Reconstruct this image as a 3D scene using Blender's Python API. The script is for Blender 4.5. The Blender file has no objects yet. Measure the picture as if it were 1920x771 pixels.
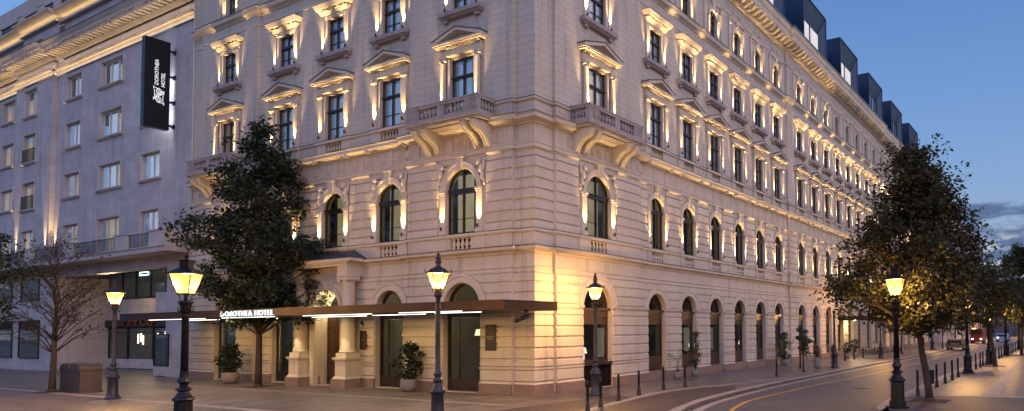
import bpy, math, random
from math import pi, sin, cos, radians, sqrt
from mathutils import Vector, Matrix
R = random.Random(7)
scene = bpy.context.scene
GLOW = (.66, .68, 1.18); CLOUDC = (.11, .18, .37); SKYS = .36; EXPO = 1.0
COL = scene.collection

# ------------------------------------------------------------------ materials
def new_mat(name):
    m = bpy.data.materials.new(name); m.use_nodes = True
    nt = m.node_tree; b = nt.nodes['Principled BSDF']
    return m, nt, b
def N(nt, t, **kw):
    n = nt.nodes.new(t)
    for k, v in kw.items():
        if k in n.inputs: n.inputs[k].default_value = v
        else: setattr(n, k, v)
    return n
def stone(name, c1, c2, rough=.8, scale=1.2, bump=.15, fine=14, spec=.3, joints=None, swz=None, streak=False):
    """mottled stone; joints=(w,h,mortar) draws coursed joints in the plane named by swz"""
    m, nt, b = new_mat(name); L = nt.links.new
    tc = N(nt, 'ShaderNodeTexCoord'); vec = tc.outputs['Object']
    n1 = N(nt, 'ShaderNodeTexNoise', Scale=scale, Detail=6.0, Roughness=.6); L(vec, n1.inputs['Vector'])
    n2 = N(nt, 'ShaderNodeTexNoise', Scale=fine, Detail=5.0, Roughness=.65); L(vec, n2.inputs['Vector'])
    mx = N(nt, 'ShaderNodeMix', data_type='RGBA')
    mx.inputs[6].default_value = (*c1, 1); mx.inputs[7].default_value = (*c2, 1)
    ad = N(nt, 'ShaderNodeMath', operation='ADD'); ad.use_clamp = True
    m1 = N(nt, 'ShaderNodeMath', operation='MULTIPLY_ADD'); m1.inputs[1].default_value = 2.2; m1.inputs[2].default_value = -.6
    m2 = N(nt, 'ShaderNodeMath', operation='MULTIPLY_ADD'); m2.inputs[1].default_value = 1.0; m2.inputs[2].default_value = -.5
    L(n1.outputs[0], m1.inputs[0]); L(n2.outputs[0], m2.inputs[0]); L(m1.outputs[0], ad.inputs[0]); L(m2.outputs[0], ad.inputs[1])
    L(ad.outputs[0], mx.inputs[0]); col = mx.outputs[2]; hgt = n2.outputs[0]
    if joints:
        w, h, mo = joints[:3]
        sp = N(nt, 'ShaderNodeSeparateXYZ'); cb = N(nt, 'ShaderNodeCombineXYZ'); L(vec, sp.inputs[0])
        a, c = {'xz': (0, 2), 'yz': (1, 2), 'xy': (0, 1)}[swz]
        L(sp.outputs[a], cb.inputs[0]); L(sp.outputs[c], cb.inputs[1])
        br = N(nt, 'ShaderNodeTexBrick', Scale=1.0)
        br.inputs['Color1'].default_value = (1, 1, 1, 1)
        v = joints[3] if len(joints) > 3 else .9
        br.inputs['Color2'].default_value = (v, v, v, 1)
        br.inputs['Mortar'].default_value = (.48, .46, .46, 1)
        br.inputs['Brick Width'].default_value = w; br.inputs['Row Height'].default_value = h
        br.inputs['Mortar Size'].default_value = mo; br.inputs['Mortar Smooth'].default_value = .3
        L(cb.outputs[0], br.inputs['Vector'])
        mu = N(nt, 'ShaderNodeMix', data_type='RGBA', blend_type='MULTIPLY'); mu.inputs[0].default_value = 1
        L(col, mu.inputs[6]); L(br.outputs['Color'], mu.inputs[7]); col = mu.outputs[2]
        sb = N(nt, 'ShaderNodeMath', operation='SUBTRACT'); L(n2.outputs[0], sb.inputs[0]); L(br.outputs['Fac'], sb.inputs[1]); hgt = sb.outputs[0]
    if streak:
        mp = N(nt, 'ShaderNodeMapping'); mp.inputs['Scale'].default_value = (2.6, 2.6, .16); L(vec, mp.inputs[0])
        n4 = N(nt, 'ShaderNodeTexNoise', Scale=1.0, Detail=6.0, Roughness=.65); L(mp.outputs[0], n4.inputs['Vector'])
        r4 = N(nt, 'ShaderNodeMapRange', interpolation_type='SMOOTHSTEP'); r4.inputs['From Min'].default_value = .50; r4.inputs['From Max'].default_value = .74; r4.inputs['To Min'].default_value = 1; r4.inputs['To Max'].default_value = .70; L(n4.outputs[0], r4.inputs['Value'])
        vm = N(nt, 'ShaderNodeVectorMath', operation='SCALE'); L(col, vm.inputs[0]); L(r4.outputs[0], vm.inputs['Scale']); col = vm.outputs[0]
    L(col, b.inputs['Base Color'])
    bp = N(nt, 'ShaderNodeBump', Strength=bump, Distance=.02); L(hgt, bp.inputs['Height']); L(bp.outputs[0], b.inputs['Normal'])
    b.inputs['Roughness'].default_value = rough; b.inputs['Specular IOR Level'].default_value = spec
    return m
def plain(name, c, rough=.5, metal=0, noise=.25, scale=9, bump=.05, spec=.5):
    m, nt, b = new_mat(name); L = nt.links.new
    tc = N(nt, 'ShaderNodeTexCoord'); n = N(nt, 'ShaderNodeTexNoise', Scale=scale, Detail=5.0)
    L(tc.outputs['Object'], n.inputs['Vector'])
    mx = N(nt, 'ShaderNodeMix', data_type='RGBA')
    mx.inputs[6].default_value = (*[x*(1-noise) for x in c], 1); mx.inputs[7].default_value = (*[min(1, x*(1+noise)) for x in c], 1)
    L(n.outputs[0], mx.inputs[0]); L(mx.outputs[2], b.inputs['Base Color'])
    mr = N(nt, 'ShaderNodeMath', operation='MULTIPLY_ADD'); mr.inputs[1].default_value = .3; mr.inputs[2].default_value = rough-.15
    L(n.outputs[0], mr.inputs[0]); L(mr.outputs[0], b.inputs['Roughness'])
    bp = N(nt, 'ShaderNodeBump', Strength=bump, Distance=.01); L(n.outputs[0], bp.inputs['Height']); L(bp.outputs[0], b.inputs['Normal'])
    b.inputs['Metallic'].default_value = metal; b.inputs['Specular IOR Level'].default_value = spec
    return m
def emis(name, c, s, base=(0, 0, 0), transp=0, vary=0, scale=3):
    m, nt, b = new_mat(name); L = nt.links.new
    b.inputs['Base Color'].default_value = (*base, 1); b.inputs['Roughness'].default_value = .8
    b.inputs['Emission Color'].default_value = (*c, 1); b.inputs['Emission Strength'].default_value = s
    if vary:
        tc = N(nt, 'ShaderNodeTexCoord'); n = N(nt, 'ShaderNodeTexNoise', Scale=scale, Detail=4.0); L(tc.outputs['Object'], n.inputs['Vector'])
        ma = N(nt, 'ShaderNodeMath', operation='MULTIPLY_ADD'); ma.inputs[1].default_value = 2*vary*s; ma.inputs[2].default_value = s*(1-vary)
        L(n.outputs[0], ma.inputs[0]); L(ma.outputs[0], b.inputs['Emission Strength'])
    if transp:
        t = N(nt, 'ShaderNodeBsdfTransparent'); mx = N(nt, 'ShaderNodeMixShader'); mx.inputs[0].default_value = transp
        L(b.outputs[0], mx.inputs[1]); L(t.outputs[0], mx.inputs[2]); L(mx.outputs[0], nt.nodes['Material Output'].inputs[0])
    return m
def curtm(name, base, warm, lo, hi, thr):
    m = emis(name, warm, lo, base, vary=.5, scale=1.1); nt = m.node_tree; L = nt.links.new; b = nt.nodes['Principled BSDF']
    src = b.inputs['Emission Strength'].links[0].from_socket
    oi = N(nt, 'ShaderNodeObjectInfo'); mr = N(nt, 'ShaderNodeMapRange'); mr.inputs['From Min'].default_value = thr; mr.inputs['From Max'].default_value = 1; mr.inputs['To Min'].default_value = 1; mr.inputs['To Max'].default_value = hi/lo
    L(oi.outputs['Random'], mr.inputs['Value']); mu = N(nt, 'ShaderNodeMath', operation='MULTIPLY'); L(src, mu.inputs[0]); L(mr.outputs[0], mu.inputs[1]); L(mu.outputs[0], b.inputs['Emission Strength'])
    mw = N(nt, 'ShaderNodeMapRange'); mw.inputs['From Min'].default_value = .78; mw.inputs['From Max'].default_value = .82; L(oi.outputs['Random'], mw.inputs['Value'])
    mc = N(nt, 'ShaderNodeMix', data_type='RGBA'); L(mw.outputs[0], mc.inputs[0]); mc.inputs[6].default_value = (*warm, 1); mc.inputs[7].default_value = (1, .70, .34, 1); L(mc.outputs[2], b.inputs['Emission Color']); return m
def glassm(name, tint=(.85, .9, .95), ior=1.6, rough=.02, wob=.02):
    m, nt, b = new_mat(name); L = nt.links.new
    nt.nodes.remove(b)
    t = N(nt, 'ShaderNodeBsdfTransparent'); t.inputs[0].default_value = (*tint, 1)
    g = N(nt, 'ShaderNodeBsdfGlossy'); g.inputs['Roughness'].default_value = rough
    ge = N(nt, 'ShaderNodeNewGeometry'); dp = N(nt, 'ShaderNodeVectorMath', operation='DOT_PRODUCT'); L(ge.outputs['Incoming'], dp.inputs[0]); L(ge.outputs['True Normal'], dp.inputs[1])
    ab = N(nt, 'ShaderNodeMath', operation='ABSOLUTE'); L(dp.outputs['Value'], ab.inputs[0]); om = N(nt, 'ShaderNodeMath', operation='SUBTRACT'); om.inputs[0].default_value = 1; L(ab.outputs[0], om.inputs[1])
    pw = N(nt, 'ShaderNodeMath', operation='POWER'); pw.inputs[1].default_value = 5; L(om.outputs[0], pw.inputs[0]); f = N(nt, 'ShaderNodeMath', operation='MULTIPLY_ADD'); f.inputs[1].default_value = 1-ior; f.inputs[2].default_value = ior; L(pw.outputs[0], f.inputs[0]); mx = N(nt, 'ShaderNodeMixShader')
    tc = N(nt, 'ShaderNodeTexCoord'); n = N(nt, 'ShaderNodeTexNoise', Scale=1.3, Detail=1.0); L(tc.outputs['Object'], n.inputs['Vector'])
    bp = N(nt, 'ShaderNodeBump', Strength=wob, Distance=.05); L(n.outputs[0], bp.inputs['Height']); L(bp.outputs[0], g.inputs['Normal'])
    L(f.outputs[0], mx.inputs[0]); L(t.outputs[0], mx.inputs[1]); L(g.outputs[0], mx.inputs[2])
    L(mx.outputs[0], nt.nodes['Material Output'].inputs[0])
    return m
CR, CR2 = (.66, .575, .455), (.54, .46, .355)
M = {}
M['stone'] = stone('cream_render', CR, CR2, scale=.5, bump=.12, streak=True)
M['rust'] = stone('rusticated_render', CR, CR2, scale=.7, bump=.2, fine=9)
M['ashR'] = stone('ashlar_render_x', CR, (.58, .50, .40), scale=.35, bump=.25, joints=(.86, .283, .007, .95), swz='xz', streak=True)
M['ashL'] = stone('ashlar_render_y', CR, (.58, .50, .40), scale=.35, bump=.25, joints=(.86, .283, .007, .95), swz='yz', streak=True)
M['trim'] = stone('carved_trim', (.69, .60, .47), (.59, .50, .385), scale=1.5, bump=.1)
M['weath'] = stone('weathered_stone', (.46, .40, .36), (.33, .28, .26), scale=3, bump=.4, fine=20, streak=True)
M['granite'] = stone('pink_granite', (.30, .21, .165), (.21, .145, .115), rough=.55, scale=2.5, bump=.1, fine=60)
M['zinc'] = plain('zinc_flashing', (.05, .05, .06), .5, .3)
M['blue'] = plain('dark_blue_metal', (.018, .045, .085), .38, .4, noise=.3, scale=1.5)
M['bluetrim'] = plain('blue_gutter', (.10, .17, .24), .35, .6)
M['frame'] = plain('dark_timber_frame', (.022, .014, .012), .35)
M['wood'] = plain('shopfront_timber', (.055, .028, .016), .35, noise=.4, scale=4)
M['door'] = plain('walnut_door', (.06, .026, .014), .32, noise=.4, scale=5)
M['glass'] = glassm('window_glass', (.85, .88, .92), .42)
M['glass0'] = glassm('shop_glass', (.62, .62, .60), .06)
M['curt'] = curtm('lit_curtain', (.6, .55, .48), (1, .84, .48), .20, .42, .2)
M['glassn'] = glassm('office_glass', (.85, .87, .9), .10)
M['curtd'] = curtm('pale_glow_curtain', (.75, .76, .8), (.82, .88, 1), .16, .42, .5)  # cool emission paints skylight onto the cloth; a random few glow warm
M['room'] = plain('dark_room', (.05, .045, .04), .9)
M['roomw'] = plain('pale_room', (.13, .12, .10), .9, noise=.5, scale=.8)
M['iron'] = plain('cast_iron_grey', (.045, .043, .05), .42, .5, bump=.2, scale=25)
M['ironb'] = plain('cast_iron_black', (.012, .012, .013), .35, .4, bump=.2, scale=25)
M['lampg'] = emis('lamp_glass', (1, .36, .035), .9, (0, 0, 0), transp=.25)
M['mantle'] = emis('lamp_mantle', (1, .58, .16), 1.6)
M['bronze'] = plain('bronze_canopy', (.05, .024, .014), .5, .4, noise=.5, scale=1.2)
M['led'] = emis('led_strip', (1, .93, .8), 2)
M['sign_w'] = emis('lit_letters', (.9, .95, 1), .6)
M['sign_b'] = emis('blade_letters', (.9, .95, 1), .6)
M['black'] = plain('black_panel', (.006, .006, .007), .4)
M['sgreen'] = plain('dark_green_panel', (.012, .03, .03), .45)
M['plaque'] = plain('brown_plaque', (.045, .036, .032), .45, .3)
M['gold'] = plain('pale_lettering', (.45, .36, .25), .4, .5)
M['pot'] = plain('clay_pot', (.26, .21, .17), .7, scale=12, bump=.15)
M['potg'] = plain('grey_pot', (.22, .21, .19), .7, scale=12, bump=.15)
M['bark'] = plain('bark', (.045, .032, .026), .9, noise=.5, scale=18, bump=.8)
M['binm'] = plain('brown_bin_metal', (.075, .06, .055), .45, .3)
def leafm(name, a, b_, tr=.25):
    m, nt, b = new_mat(name); L = nt.links.new
    oi = N(nt, 'ShaderNodeNewGeometry')
    mx = N(nt, 'ShaderNodeMix', data_type='RGBA'); mx.inputs[6].default_value = (*a, 1); mx.inputs[7].default_value = (*b_, 1)
    L(oi.outputs['Random Per Island'], mx.inputs[0]); L(mx.outputs[2], b.inputs['Base Color']); b.inputs['Roughness'].default_value = .6
    t = N(nt, 'ShaderNodeBsdfTranslucent'); L(mx.outputs[2], t.inputs[0]); ms = N(nt, 'ShaderNodeMixShader'); ms.inputs[0].default_value = tr
    L(b.outputs[0], ms.inputs[1]); L(t.outputs[0], ms.inputs[2]); L(ms.outputs[0], nt.nodes['Material Output'].inputs[0])
    return m
M['leaf'] = leafm('green_leaves', (.010, .020, .007), (.030, .045, .014))
M['leaf2'] = leafm('olive_leaves', (.018, .022, .006), (.065, .06, .014))
M['leaf3'] = leafm('brown_leaves', (.035, .025, .014), (.06, .05, .022))
M['leaf4'] = leafm('olive_tree_leaves', (.04, .055, .03), (.09, .10, .06))
M['white'] = plain('white_render', (.50, .45, .42), .8)
M['nb'] = stone('travertine', (.60, .545, .53), (.46, .415, .40), scale=.6, bump=.15, fine=7, joints=(1.1, .55, .005, .86), swz='yz', streak=True)
M['nbs'] = stone('travertine_plain', (.56, .50, .45), (.44, .39, .35), scale=1, bump=.1)
M['nbframe'] = plain('white_frame', (.55, .55, .55), .5)
M['nbcurt'] = emis('sky_glow_curtain', (.72, .82, 1), .30, (.75, .75, .78), vary=.5, scale=1.2)  # cool emission puts the sky's brightness into the curtain colour
M['nbwarm'] = emis('warm_reveal_curtain', (1, .78, .48), .22, (.6, .5, .35), vary=.5, scale=1.2)
M['ledw'] = emis('cove_light', (1, .80, .45), 1.2)
M['railm'] = plain('blue_black_rail', (.02, .025, .032), .4, .5)

# ------------------------------------------------------------------ mesh builder
class MB:
    def __init__(s, T=None): s.v = []; s.f = []; s.sm = []; s.T = T or (lambda a, b, c: (a, b, c))
    def add(s, vs, fs, smooth=False):
        o = len(s.v); T = s.T
        s.v += [T(*v) for v in vs]; s.f += [[i+o for i in f] for f in fs]; s.sm += [smooth]*len(fs)
    def box(s, a0, a1, b0, b1, c0, c1):
        s.add([(a0, b0, c0), (a1, b0, c0), (a1, b1, c0), (a0, b1, c0), (a0, b0, c1), (a1, b0, c1), (a1, b1, c1), (a0, b1, c1)],
              [(0, 3, 2, 1), (4, 5, 6, 7), (0, 1, 5, 4), (1, 2, 6, 5), (2, 3, 7, 6), (3, 0, 4, 7)])
    def frust(s, a0, a1, b0, b1, c0, A0, A1, B0, B1, c1):
        s.add([(a0, b0, c0), (a1, b0, c0), (a1, b1, c0), (a0, b1, c0), (A0, B0, c1), (A1, B0, c1), (A1, B1, c1), (A0, B1, c1)],
              [(0, 3, 2, 1), (4, 5, 6, 7), (0, 1, 5, 4), (1, 2, 6, 5), (2, 3, 7, 6), (3, 0, 4, 7)])
    def quad(s, *p): s.add(p, [tuple(range(len(p)))])
    def prism(s, poly, b0, b1):
        """poly in (a,c), extruded along b"""
        n = len(poly)
        s.add([(a, b0, c) for a, c in poly]+[(a, b1, c) for a, c in poly],
              [tuple(range(n)), tuple(range(2*n-1, n-1, -1))]+[(i, (i+1) % n, n+(i+1) % n, n+i) for i in range(n)])
    def lathe(s, prof, cx, cy, n=12, z0=0, flute=0, smooth=True, cap=True, ax=None):
        vs = []
        for r, z in prof:
            for k in range(n):
                rr = r*(1-(flute if k % 2 else 0)); a = 2*pi*k/n
                vs.append((cx+rr*cos(a), cy+rr*sin(a), z0+z))
        fs = [(i*n+k, i*n+(k+1) % n, (i+1)*n+(k+1) % n, (i+1)*n+k) for i in range(len(prof)-1) for k in range(n)]
        if cap: fs += [tuple(range(n-1, -1, -1)), tuple((len(prof)-1)*n+k for k in range(n))]
        s.add(vs, fs, smooth)
    def tube(s, pts, r0, r1=None, n=6, smooth=True):
        r1 = r0 if r1 is None else r1
        pts = [Vector(p) for p in pts]; vs = []; m = len(pts)
        for i, p in enumerate(pts):
            d = (pts[min(i+1, m-1)]-pts[max(i-1, 0)]).normalized()
            a = d.cross(Vector((0, 0, 1)) if abs(d.z) < .9 else Vector((1, 0, 0))).normalized(); b = d.cross(a)
            r = r0+(r1-r0)*i/max(1, m-1)
            for k in range(n):
                t = 2*pi*k/n; q = p+a*(r*cos(t))+b*(r*sin(t)); vs.append(tuple(q))
        s.add(vs, [(i*n+k, i*n+(k+1) % n, (i+1)*n+(k+1) % n, (i+1)*n+k) for i in range(m-1) for k in range(n)]
              + [tuple(range(n-1, -1, -1)), tuple((m-1)*n+k for k in range(n))], smooth)
    def ell(s, c, r, n=8, m=6):
        vs = []; fs = []
        for i in range(m+1):
            t = pi*i/m
            for k in range(n):
                a = 2*pi*k/n; vs.append((c[0]+r[0]*sin(t)*cos(a), c[1]+r[1]*sin(t)*sin(a), c[2]+r[2]*cos(t)))
        for i in range(m):
            for k in range(n): fs.append((i*n+k, i*n+(k+1) % n, (i+1)*n+(k+1) % n, (i+1)*n+k))
        s.add(vs, fs, True)
    def sweep(s, prof, path, closed_ends=True):
        """prof: [(d,z)], path: plan points (x,y); outward = right of travel"""
        P = [Vector(p) for p in path]; n = len(P); offs = []
        def nrm(a, b): t = (b-a).normalized(); return Vector((t.y, -t.x))
        for i in range(n):
            if i == 0: m = nrm(P[0], P[1])
            elif i == n-1: m = nrm(P[-2], P[-1])
            else:
                a, b = nrm(P[i-1], P[i]), nrm(P[i], P[i+1]); m = (a+b); m = m/max(.2, m.dot(a))
            offs.append(m)
        k = len(prof); vs = [(P[i].x+offs[i].x*d, P[i].y+offs[i].y*d, z) for i in range(n) for d, z in prof]
        fs = [(i*k+j, i*k+j+1, (i+1)*k+j+1, (i+1)*k+j) for i in range(n-1) for j in range(k-1)]
        if closed_ends: fs += [tuple(range(k)), tuple((n-1)*k+j for j in range(k))]
        s.add(vs, fs)
    def mesh(s, name, mat):
        me = bpy.data.meshes.new(name); me.from_pydata(s.v, [], s.f)
        me.polygons.foreach_set('use_smooth', s.sm); me.materials.append(mat); me.update(); return me
    def build(s, name, mat, parent=None, loc=None, rz=0):
        return link(name, s.mesh(name, mat), parent, loc, rz)
def link(name, data, parent=None, loc=None, rz=0):
    o = bpy.data.objects.new(name, data); COL.objects.link(o); o.parent = parent
    if loc: o.location = loc
    if rz: o.rotation_euler[2] = rz
    return o
def tag(o, label=None, cat=None, group=None, kind=None):
    for k, v in (('label', label), ('category', cat), ('group', group), ('kind', kind)):
        if v: o[k] = v
    return o
def empty(name, loc=(0, 0, 0), rz=0, **kw):
    o = link(name, None, None, loc, rz); o.empty_display_size = .2; return tag(o, **kw)
def copy_tree(o, parent=None):
    c = o.copy(); COL.objects.link(c)
    if parent: c.parent = parent
    for ch in list(o.children): copy_tree(ch, c)
    return c
def text_mesh(txt, size, ext, shear=0, spacing=1.0, bold=.0):
    cu = bpy.data.curves.new('t', 'FONT'); cu.body = txt; cu.size = size; cu.extrude = ext; cu.shear = shear; cu.space_character = spacing
    cu.offset = bold; cu.align_x = 'CENTER'; cu.resolution_u = 3
    o = bpy.data.objects.new('t', cu); COL.objects.link(o); dg = bpy.context.evaluated_depsgraph_get()
    me = bpy.data.meshes.new_from_object(o.evaluated_get(dg)); bpy.data.objects.remove(o); bpy.data.curves.remove(cu); return me
def text_obj(name, txt, size, ext, mat, M4, parent=None, **kw):
    me = text_mesh(txt, size, ext, **kw); me.transform(M4); me.materials.clear(); me.materials.append(mat); me.name = name
    return link(name, me, parent)
def light(name, typ, loc, e, col, parent=None, **kw):
    l = bpy.data.lights.new(name, typ); l.energy = e; l.color = col
    for k, v in kw.items(): setattr(l, k, v)
    return link(name, l, parent, loc)

TR = lambda u, d, z: (u, -d, z)
TL = lambda u, d, z: (-d, u, z)
LOC = lambda a, d, z: (a, -d, z)         # bay-local: a along, d outward
def place(face, u): return ((u, 0, 0), 0) if face == 'R' else ((0, u, 0), -pi/2)

# ================================================================== HOTEL
hotel = empty('hotel_building', (0, 0, 0), label='large cream neo-renaissance corner hotel with arched ground storey and uplit window pilasters', cat='hotel')
D1 = .16
# segments (u0,u1,d)
SR = [(1.06, 7.35, D1), (7.35, 27.65, 0), (27.65, 54.9, D1), (54.9, 76., 0), (76., 83., D1)]
SL = [(.98, 7.0, D1), (7.0, 18.7, 0), (18.7, 24.2, D1)]
bays = []   # face,u,type
bays.append(('R', 3.92, 'p'))
bays += [('R', 9.12+3.33*k, 'm') for k in range(6)]
bays += [('R', 30.12+3.34*k, 'c') for k in range(8)]
bays += [('R', 57.3+3.35*k, 'm') for k in range(6)]
bays.append(('R', 79.5, 'p'))
bays += [('L', 3.75, 'p'), ('L', 8.4, 'l'), ('L', 12.4, 'l'), ('L', 16.4, 'l'), ('L', 21.3, 'p')]
def dep(face, u):
    for a, b, d in (SR if face == 'R' else SL):
        if a <= u <= b: return d
    return 0
# per type: L0 (half, spring, outer r), L1 (half, spring, outer r, surround half), niche half, L2 half
TY = {'p': dict(h0=1.06, o0=1.42, s0=3.42, h1=.88, o1=1.17, s1=8.33, b1=1.38, nh=.62, h2=.68, h3=.6),
      'l': dict(h0=.92, o0=1.27, s0=3.42, h1=.82, o1=1.12, s1=8.30, b1=1.2, nh=.62, h2=.68, h3=.6),
      'm': dict(h0=.86, o0=1.2, s0=3.42, h1=.70, o1=.97, s1=8.42, b1=.9, nh=.55, h2=.6, h3=.56),
      'c': dict(h0=.86, o0=1.2, s0=3.42, h1=.70, o1=.97, s1=8.42, b1=.9, nh=.55, h2=.6, h3=.56)}
NA = 14
def wall_zone(mb, u0, u1, d, z0, z1, ops, rev):
    """ops: (centre, half, zb, zt, arched) - zt is spring when arched"""
    ops = sorted(ops); cur = u0
    for (c, h, zb, zt, ar) in ops:
        mb.quad((cur, d, z0), (c-h, d, z0), (c-h, d, z1), (cur, d, z1)); cur = c+h
        if zb > z0:
            mb.quad((c-h, d, z0), (c+h, d, z0), (c+h, d, zb), (c-h, d, zb))
        mb.quad((c-h, d, zb), (c+h, d, zb), (c+h, d-rev, zb), (c-h, d-rev, zb))
        for s in (-1, 1): mb.quad((c+s*h, d, zb), (c+s*h, d-rev, zb), (c+s*h, d-rev, zt), (c+s*h, d, zt))
        if ar:
            P = [(c-h*cos(pi*k/NA), zt+h*sin(pi*k/NA)) for k in range(NA+1)]
            for (a, b), (a2, b2) in zip(P, P[1:]):
                mb.quad((a, d, b), (a2, d, b2), (a2, d, z1), (a, d, z1)); mb.quad((a, d, b), (a2, d, b2), (a2, d-rev, b2), (a, d-rev, b))
        else:
            mb.quad((c-h, d, zt), (c+h, d, zt), (c+h, d, z1), (c-h, d, z1)); mb.quad((c-h, d, zt), (c+h, d, zt), (c+h, d-rev, zt), (c-h, d-rev, zt))
    mb.quad((cur, d, z0), (u1, d, z0), (u1, d, z1), (cur, d, z1))
def rust_course(mb, u0, u1, d, za, zb, obs, t=.06, g=.04, c=.035):
    """one rusticated course between u0,u1 with gaps where obs (centre, half(z)) says"""
    za += g/2; zb -= g/2; zs = [za, za+c]+[za+c+(zb-za-2*c)*k/3 for k in (1, 2)]+[zb-c, zb]; ds = [0, t, t, t, t, 0]
    act = []
    for ce, hf in obs:
        hs = [max(0, hf(z)) for z in zs]
        if max(hs) > 0: act.append((ce, hs))
    act.sort(); L = [u0]*6
    runs = []
    for ce, hs in act: runs.append((L, [ce-h for h in hs])); L = [ce+h for h in hs]
    runs.append((L, [u1]*6))
    for A, B in runs:
        if max(b-a for a, b in zip(A, B)) < .05: continue
        vs = []
        for a, b, z, dd in zip(A, B, zs, ds):
            e = .018 if dd else 0
            vs += [(a+e, d+dd, z), (b-e, d+dd, z)]
        fs = [(2*i, 2*i+1, 2*i+3, 2*i+2) for i in range(5)]
        vs2 = [(a, d, z) for a, z in zip(A, zs)]+[(b, d, z) for b, z in zip(B, zs)]
        o = len(vs); vs += vs2
        fs += [(2*i, 2*i+2, o+i+1, o+i) for i in range(5)]+[(2*i+1, 2*i+3, o+6+i+1, o+6+i) for i in range(5)]
        mb.add(vs, fs)
C0 = [(.49, .98), (1.06, 1.37), (1.37, 1.81), (1.81, 2.23), (2.23, 2.66), (2.66, 3.10), (3.10, 3.40), (3.56, 3.98), (3.98, 4.40), (4.40, 4.79)]
C1 = [(6.81, 7.23), (7.23, 7.65), (7.65, 8.06), (8.06, 8.47), (8.47, 8.90), (8.90, 9.36)]
for face, T, SS, ash in (('R', TR, SR, 'ashR'), ('L', TL, SL, 'ashL')):
    w0 = MB(T); w1 = MB(T); w2 = MB(T); w4 = MB(T); gr = MB(T)
    for (a, b, d) in SS:
        bs = [(u, TY[t]) for f, u, t in bays if f == face and a < u < b]
        ent = lambda u: face == 'L' and abs(u-12.4) < .1
        wall_zone(w0, a, b, d, 0, 5.82, [(u, t['h0'], .02, t['s0'], True) for u, t in bs], .45)
        wall_zone(w0, a, b, d+.02, 5.8, 6.5, [(u, t['nh'], 5.86, 6.34, False) for u, t in bs], .22)
        wall_zone(w1, a, b, d, 6.5, 9.8, [(u, t['h1'], 6.5, t['s1'], True) for u, t in bs], .34)
        wall_zone(w1, a, b, d, 9.8, 10.98, [], 0)
        wall_zone(w2, a, b, d+.02, 10.96, 11.70, [(u, t['nh'], 11.02, 11.54, False) for u, t in bs], .22)
        wall_zone(w2, a, b, d, 11.68, 15.3, [(u, t['h2'], 11.69, 13.92, False) for u, t in bs], .34)
        wall_zone(w2, a, b, d, 15.3, 19.3, [(u, t['h3'], 15.93, 17.65, False) for u, t in bs], .3)
        wall_zone(w4, a, b, d, 19.3, 23.3, [(u, .44, 19.62, 20.93, True) for u, t in bs], .3)
        for za, zb in C0:
            obs = []
            for u, t in bs:
                if za < 3.45: obs.append((u, (lambda z, h=t['h0']: h+.02)))
                else: obs.append((u, (lambda z, o=t['o0'], s=t['s0']: sqrt(max(0, (o+.02)**2-(z-s)**2)))))
            rust_course(w0, a, b, d, za, zb, obs)
        for za, zb in C1:
            rust_course(w1, a, b, d, za, zb, [(u, (lambda z, h=t['b1']: h)) for u, t in bs])
        # granite plinth, base mouldings, impost bands, pier caps between the openings
        cur = a; edges = []
        for u, t in bs: edges.append((cur, u-t['h0'])); cur = u+t['h0']
        edges.append((cur, b))
        for e0, e1 in edges:
            gr = MB(T); gr.box(e0, e1, d, d+.09, .11, .41); gr.box(e0, e1, d, d+.13, 0, .11); gr.build('plinth', M['granite'], hotel)
            w0.frust(e0, e1, d, d+.085, .412, e0, e1, d, d+.03, .485)
            w0.box(e0, e1, d, d+.07, .985, 1.055)
            w0.box(e0, e1, d, d+.06, 3.41, 3.46); w0.box(e0, e1, d, d+.10, 3.462, 3.55)
        cur = a; edges = []
        for u, t in bs: edges.append((cur, u-t['b1'])); cur = u+t['b1']
        edges.append((cur, b))
        for e0, e1 in edges:
            w1.box(e0, e1, d, d+.075, 6.512, 6.66); w1.frust(e0, e1, d, d+.065, 6.662, e0, e1, d, d+.03, 6.79)
            w1.box(e0, e1, d, d+.055, 9.37, 9.58); w1.frust(e0, e1, d, d+.07, 9.582, e0, e1, d, d+.15, 9.66)
            gr2 = None
    # step returns between segments
    ends = [(SS[0][0], 0, D1)] + [(x[1], x[2], y[2]) for x, y in zip(SS, SS[1:])] + [(SS[-1][1], D1, 0)]
    for u, da, db in ends:
        for mb_, z0, z1 in ((w0, 0, 6.5), (w1, 6.5, 10.98), (w2, 10.98, 19.3), (w4, 19.3, 23.3)):
            mb_.quad((u, da, z0), (u, db, z0), (u, db, z1), (u, da, z1))
    nm = 'street_front' if face == 'R' else 'entrance_front'
    w0.build('ground_storey_wall', M['stone'], hotel); w1.build('arcade_storey_wall', M['stone'], hotel)
    w2.build('upper_wall', M[ash], hotel); w4.build('attic_wall', M[ash], hotel)

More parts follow.
